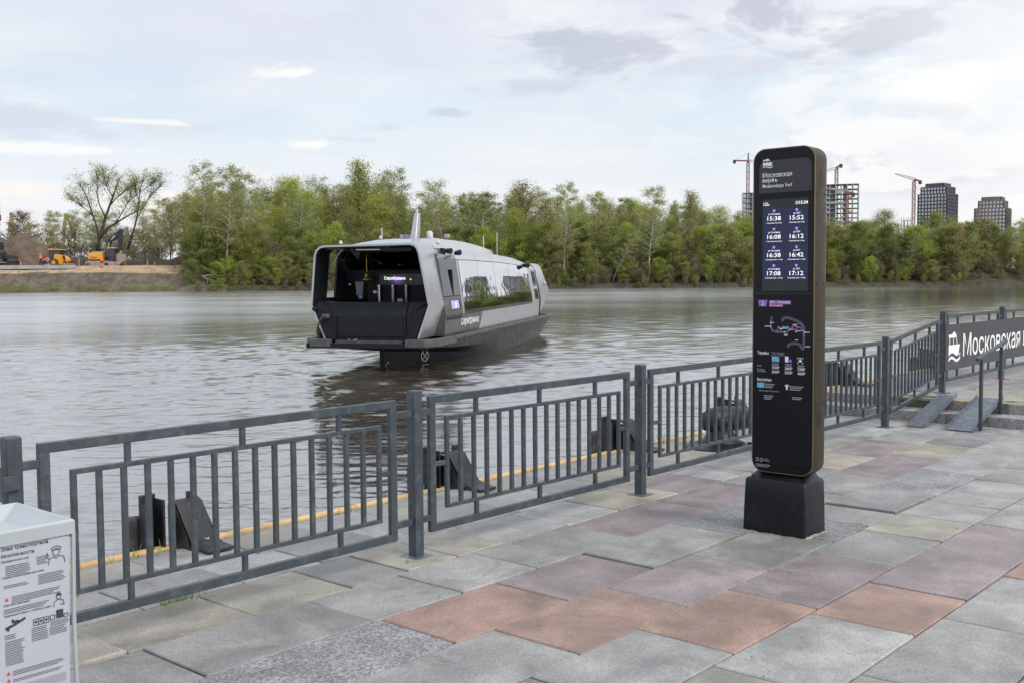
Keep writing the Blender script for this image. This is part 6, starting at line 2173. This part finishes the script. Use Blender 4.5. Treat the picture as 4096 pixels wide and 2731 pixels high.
# bell on its rod
bell = thing('ship_bell', 'brass bell hanging in front of the boat wheelhouse', 'bell', BM @ Vector((-.86, UW - .35, 2.60)), -BTH)
obj('bell_body', MB().lathe([(0, .20), (.05, .19), (.08, .13), (.095, .05), (.14, .0), (.17, -.02), (.16, -.04), (.0, -.01)], 16), M['gold'], bell, smooth=True)
obj('clapper', MB().tube([(0, 0, .0), (0, 0, -.05)], .02, 8), M['gold'], bell)
obj('rod', MB().tube([(0, 0, .14), (0, 0, .22), (-.02, 0, .24), (-.02, 0, .84)], .010, 6), M['gold'], bell)

# cabin
SEC = [(1.76, .86), (1.80, 1.5), (1.797, 1.62), (1.785, 1.74), (1.764, 1.88), (1.71, 2.2), (1.585, 3.12), (1.535, 3.30), (1.37, 3.46), (.75, 3.56), (0, 3.59)]
def kz(u):
    T = [(0, 1.0), (5, 1.0), (9, .955), (12, .88), (15.2, .70), (17.4, .55)]
    for (a, za), (b, zb) in zip(T[:-1], T[1:]):
        if u <= b:
            return za + (zb - za) * (u - a) / (b - a)
    return T[-1][1]
def sv(z, u):
    """half width of the side at height z"""
    zz = z if z <= 2 else 2 + (z - 2) / kz(u)
    for (va, za), (vb, zb) in zip(SEC[:-1], SEC[1:]):
        if zz <= zb:
            return va + (vb - va) * (zz - za) / (zb - za)
    return .5
def sec(u, pts=SEC, s=1):
    return [(v * s, u, z if z <= 2 else 2 + (z - 2) * kz(u)) for v, z in pts]
us = [2.62 + .5 * k for k in range(26)] + [15.6]
obj('cabin_shell', MB().loft([sec(u) + [(-v, y_, z) for v, y_, z in reversed(sec(u)[:-1])] for u in us], closed=False, caps=False), M['bowblack'], boat, autos=True)
obj('cabin_interior', MB().box((-1.5, 4.6, .9), (1.5, 15.0, 2.75)), M['bowblack'], boat)  # solid black box, its colour stands in for the unlit cabin
obj('dashboard', MB().box((-1.6, UW + .3, 2.0), (1.6, UW + .75, 2.85)), M['bowblack'], boat)
obj('console_screen', MB().box((-.25, UW + .40, 2.98), (.10, UW + .42, 3.06)), M['signscreen'], boat)
obj('console_strip', MB().box((.20, UW + .26, 2.86), (.62, UW + .30, 2.885)), M['whiteplastic'], boat)
obj('console_strip', MB().box((-.55, UW + .26, 2.86), (-.25, UW + .30, 2.885)), M['whiteplastic'], boat)
obj('seat_cover', MB().box((-.55, UW + .9, 2.3), (-.15, UW + 1.1, 3.10)), M['fendergrey'], boat, bevel=.06)


def side_panel(name, ua, ub, za, zb, mat, off=.012, s=1, ua2=None, ub2=None, nu=6, nz=5, parent=None):
    """panel lying on the curved cabin side; ua2/ub2: other limits at the top"""
    ua2 = ua if ua2 is None else ua2
    ub2 = ub if ub2 is None else ub2
    rings = []
    zs = sorted({za, zb} | {z for _, z in SEC if za + .01 < z < zb - .01} | {za + (zb - za) * j / 3 for j in (1, 2)})
    for z0 in zs:
        f = (z0 - za) / (zb - za)
        row = []
        for i in range(nu + 1):
            u = (ua + (ua2 - ua) * f) + ((ub + (ub2 - ub) * f) - (ua + (ua2 - ua) * f)) * i / nu
            z = z0 if z0 <= 2 else 2 + (z0 - 2) * kz(u)
            row.append((s * (sv(z, u) + off), u, z))
        rings.append(row)
    mbp = MB().loft(rings, closed=False, caps=False)
    o = obj(name, mbp.mesh(name, True), mat, parent or boat)
    m_ = o.modifiers.new('thickness', 'SOLIDIFY')
    m_.thickness = -.02 if s > 0 else .02
    m_.offset = 0
    e_ = o.modifiers.new('split', 'EDGE_SPLIT')
    e_.split_angle = R(35)
    return o


for s in (1, -1):
    bd_ = [3.52, 5.72, 8.0, 10.2, 12.1, 13.75]
    for a_, b_ in zip(bd_[:-1], bd_[1:]):
        side_panel('side_window', a_ + .012, b_ - .012, 1.49, 3.14, M['mirror'], .020, s)
    for a_, b_ in zip([3.3] + bd_[1:], bd_[1:] + [15.2]):
        side_panel('roof_panel', a_ + .006, b_ - .006, 3.165, 3.52, M['roofsilver'], .008, s, nz=6)
    side_panel('lower_panel', 1.42, 5.35, .89, 1.475, M['darkmetal'], .010, s, ub2=5.65)
    side_panel('lower_panel', 5.38, 13.75, .905, 1.475, M['silver'], .030, s, ua2=5.68, nu=12)
    side_panel('front_post', 3.31, 3.50, 1.49, 3.14, M['silver'], .010, s)
    side_panel('display_panel', 1.42, 3.30, 1.49, 2.05, M['darkmetal'], .008, s)
    side_panel('side_glass', 1.42, 3.28, 2.07, 3.2, M['sideglass'], .004, s) if s > 0 else None
    side_panel('upper_panel', 1.45, 3.30, 3.2, 3.53, M['midmetal'], .006, s)
    side_panel('vent_slot', 1.55, 3.25, 1.36, 1.455, M['bowblack'], .016, s)
    side_panel('door_post', 13.77, 14.25, .9, 3.14, M['silver'], .014, s)
    dg_ = side_panel('door', 14.27, 15.15, .9, 3.14, M['silver'], .012, s)
    side_panel('door_glass', 14.35, 15.05, 1.62, 3.05, M['mirror'], .018, s, parent=dg_)
    side_panel('door_gap', 15.17, 15.42, .95, 3.1, M['bowblack'], .006, s)
d_ = side_panel('side_display', 2.07, 3.1, 1.66, 1.94, M['bowblack'], .016, 1)
side_panel('lit_screen', 2.09, 2.92, 1.675, 1.925, M['lavender'], .024, 1, parent=d_)
letter('2', M['signwhite'], d_, (sv(1.72, 2.5) + .045, 2.44, 1.72), (0, 1, 0), (0, 0, 1), h=.16, bold=.03)
letter('Серебрянка', M['print'], boat, (sv(1.2, 4) + .03, 3.1, 1.09), Vector((0, 1, 0)), Vector((0, .12, 1)).normalized(), w=2.12, h=.30, bold=.003)
obj('wing_return', MB().prism([(1.785, 1.85), (1.46, .92), (1.775, .92), (1.80, 1.6)], 1.40, 1.43, 'y'), M['darkmetal'], boat)
obj('wing_return', MB().prism([(1.785, 1.85), (1.80, 1.86), (1.63, 3.1), (1.52, 3.33)], 1.40, 1.43, 'y'), M['darkmetal'], boat)
obj('anchor_recess', MB().box((1.74, 2.3, .915), (1.785, 3.5, 1.06)), M['bowblack'], boat)
# stern frame
def ys_(z):
    return 16.55 + (.85 * (1 - abs(z - 1.85) / (1.75 if z > 1.85 else 1.5)) if True else 0)
SO = [(v * 1.02, z if z < 2 else 2 + (z - 2) * .68) for v, z in OUT]
obj('stern_frame', band(SO, 0, .06, 15.44, ys_), M['silver'], boat, autos=True)
obj('stern_wall', MB().prism([(-1.5, .9), (-1.7, 1.86), (-1.5, 2.9), (1.4, 2.9), (1.7, 1.86), (1.5, .9)], 15.7, 15.8, 'y'), M['bowsoft'], boat)
obj('flag_decal', MB().box((1.79, 16.5, 2.25), (1.80, 16.7, 2.31)), M['print'], boat)
obj('flag_decal', MB().box((1.79, 16.5, 2.19), (1.80, 16.7, 2.249)), M['stickerblue'], boat)
obj('flag_decal', MB().box((1.79, 16.5, 2.13), (1.80, 16.7, 2.189)), M['printred'], boat)
# roof
fr_ = []
for u, w, zt in ((.3, .5, 3.60), (1.2, 1.15, 3.66), (2.6, 1.2, 3.78), (4.2, 1.15, 3.86), (6.5, 1.1, 3.84), (9, 1.0, 3.74), (11, .9, 3.62), (12.7, .5, 3.47)):
    zb_2 = min(3.52, 2 + 1.5 * kz(u))
    fr_.append([(-w, u, zb_2), (-w * .93, u, zt - .06), (-w * .6, u, zt), (w * .6, u, zt), (w * .93, u, zt - .06), (w, u, zb_2)])
obj('roof_fairing', MB().loft(fr_), M['roofsilver'], boat, autos=True)
ms = obj('mast', MB().loft([[(-.11, 4.0, 3.82), (.11, 4.0, 3.82), (.11, 4.4, 3.82), (-.11, 4.4, 3.82)], [(-.075, 4.35, 4.68), (.075, 4.35, 4.68), (.075, 4.6, 4.68), (-.075, 4.6, 4.68)]]), M['silver'], boat, bevel=.03)
obj('mast_lamp', MB().tube([(-.02, 4.5, 4.68), (-.02, 4.5, 4.80)], .04, 8), M['whiteplastic'], ms)
obj('satellite_dome', MB().lathe([(0, .0), (.11, .0), (.11, .2), (.07, .27), (0, .28)], 12, (.32, 4.75, 3.84)), M['whiteplastic'], boat, smooth=True)
for v, u, nm in ((-.55, 4.6, 'camera_box'), (-.38, 4.6, 'camera_box'), (.95, 4.6, 'camera_box')):
    b_ = obj(nm, MB().box((v - .07, u - .1, 3.87), (v + .07, u + .1, 4.0)), M['cement'], boat, bevel=.02)
    obj('foot', MB().tube([(v, u, 3.78), (v, u, 3.87)], .03, 6), M['cement'], b_)
for v, u in ((-.95, 3.6), (.52, 4.3), (1.28, 2.6), (-1.2, .9), (1.43, 2.0)):
    l_ = obj('nav_lamp', MB().lathe([(0, 0), (.05, 0), (.05, .06), (.035, .1), (.0, .11)], 10, (v, u, 3.84 if u > 3 else 3.62)), M['whiteplastic'], boat, smooth=True)
for v, u, za, zb_3 in ((-.9, 3.6, 3.8, 4.2), (.35, 11.6, 3.52, 4.16), (.5, 13.2, 3.3, 4.32)):
    obj('antenna', MB().tube([(v, u, za), (v, u, zb_3)], .016, 5), M['whiteplastic'], boat)
obj('horn', MB().tube([(1.62, 1.9, 3.42), (1.9, 1.8, 3.40)], [.05, .09], 8), M['bowblack'], boat)
obj('side_camera', MB().tube([(1.62, 3.2, 3.36), (1.8, 3.1, 3.38)], [.06, .09], 8), M['bowblack'], boat)
obj('side_camera', MB().tube([(1.55, 13.2, 3.02), (1.82, 13.0, 3.0)], [.06, .1], 8), M['bowblack'], boat)

# marks on the hull, laid on its plating
from mathutils.bvhtree import BVHTree
tri = BVHTree.FromPolygons([Vector(v) for v in hull_mb.v + mb.v], hull_mb.f + [tuple(i + len(hull_mb.v) for i in q) for q in mb.f])
BI = BM.inverted()
def on_hull(px, py):
    o_ = BI @ CAM
    d_ = (BI.to_3x3() @ (at(px, py, 30) - CAM)).normalized()
    loc, nor, _, _ = tri.ray_cast(o_, d_)
    if nor is not None and nor.dot(d_) > 0:
        nor = -nor
    return loc, nor
loc, nor = on_hull(1697, 1422)
if loc:
    e1 = Vector((0, 0, 1)).cross(nor).normalized()
    e2 = nor.cross(e1)
    mm = MB()
    for k in range(20):
        a, b = 6.2832 * k / 20, 6.2832 * (k + 1) / 20
        mm.poly([loc + nor * .025 + (e1 * math.cos(t_) + e2 * math.sin(t_)) * r_ for r_, t_ in ((.15, a), (.15, b), (.175, b), (.175, a))])
    for a in (.785, 2.356):
        d1, d2 = e1 * math.cos(a) + e2 * math.sin(a), e1 * -math.sin(a) + e2 * math.cos(a)
        mm.poly([loc + nor * .027 + d1 * .15 * x_ + d2 * .012 * y_ for x_, y_ in ((-1, -1), (1, -1), (1, 1), (-1, 1))])
    obj('thruster_mark', mm.mesh('thruster_mark', fix=False), M['print'], boat)
loc, nor = on_hull(1540, 1465)
if loc:
    e1 = Vector((0, 0, 1)).cross(nor).normalized()
    e2 = nor.cross(e1)
    letter('E', M['print'], boat, loc + nor * .03, e1, e2, h=.08, bold=0)
    letter('180', M['print'], boat, loc + nor * .03 + e1 * .07 + e2 * .08, e1, e2, h=.05, bold=0)
# helmsman behind the windscreen
sit = dict(pelvis=(0, 0, .5, .15), waist=(0, .02, .7, .14), chest=(0, 0, .95, .17), neck=(0, -.03, 1.1, .06), head=(0, -.05, 1.22, .095), crown=(0, -.05, 1.32, .07),
           sl=(-.2, 0, .98, .065), el=(-.25, -.12, .74, .05), hl=(-.15, -.38, .72, .04), sr=(.2, 0, .98, .065), er=(.25, -.12, .74, .05), hr=(.15, -.38, .72, .04),
           kl0=(-.1, -.08, .5, .1), kl=(-.12, -.42, .5, .075), al=(-.12, -.42, .1, .05), fl=(-.12, -.56, .05, .045), kr0=(.1, -.08, .5, .1), kr=(.12, -.42, .5, .075), ar=(.12, -.42, .1, .05), fr=(.12, -.56, .05, .045))
person('helmsman in dark clothes sitting behind the boat windscreen', BM @ Vector((.33, UW + 1.15, 1.93)), sit, EDG, [(lambda c: c.z > 1.12, 'skin'), (lambda c: True, 'navy')], rz=-BTH)
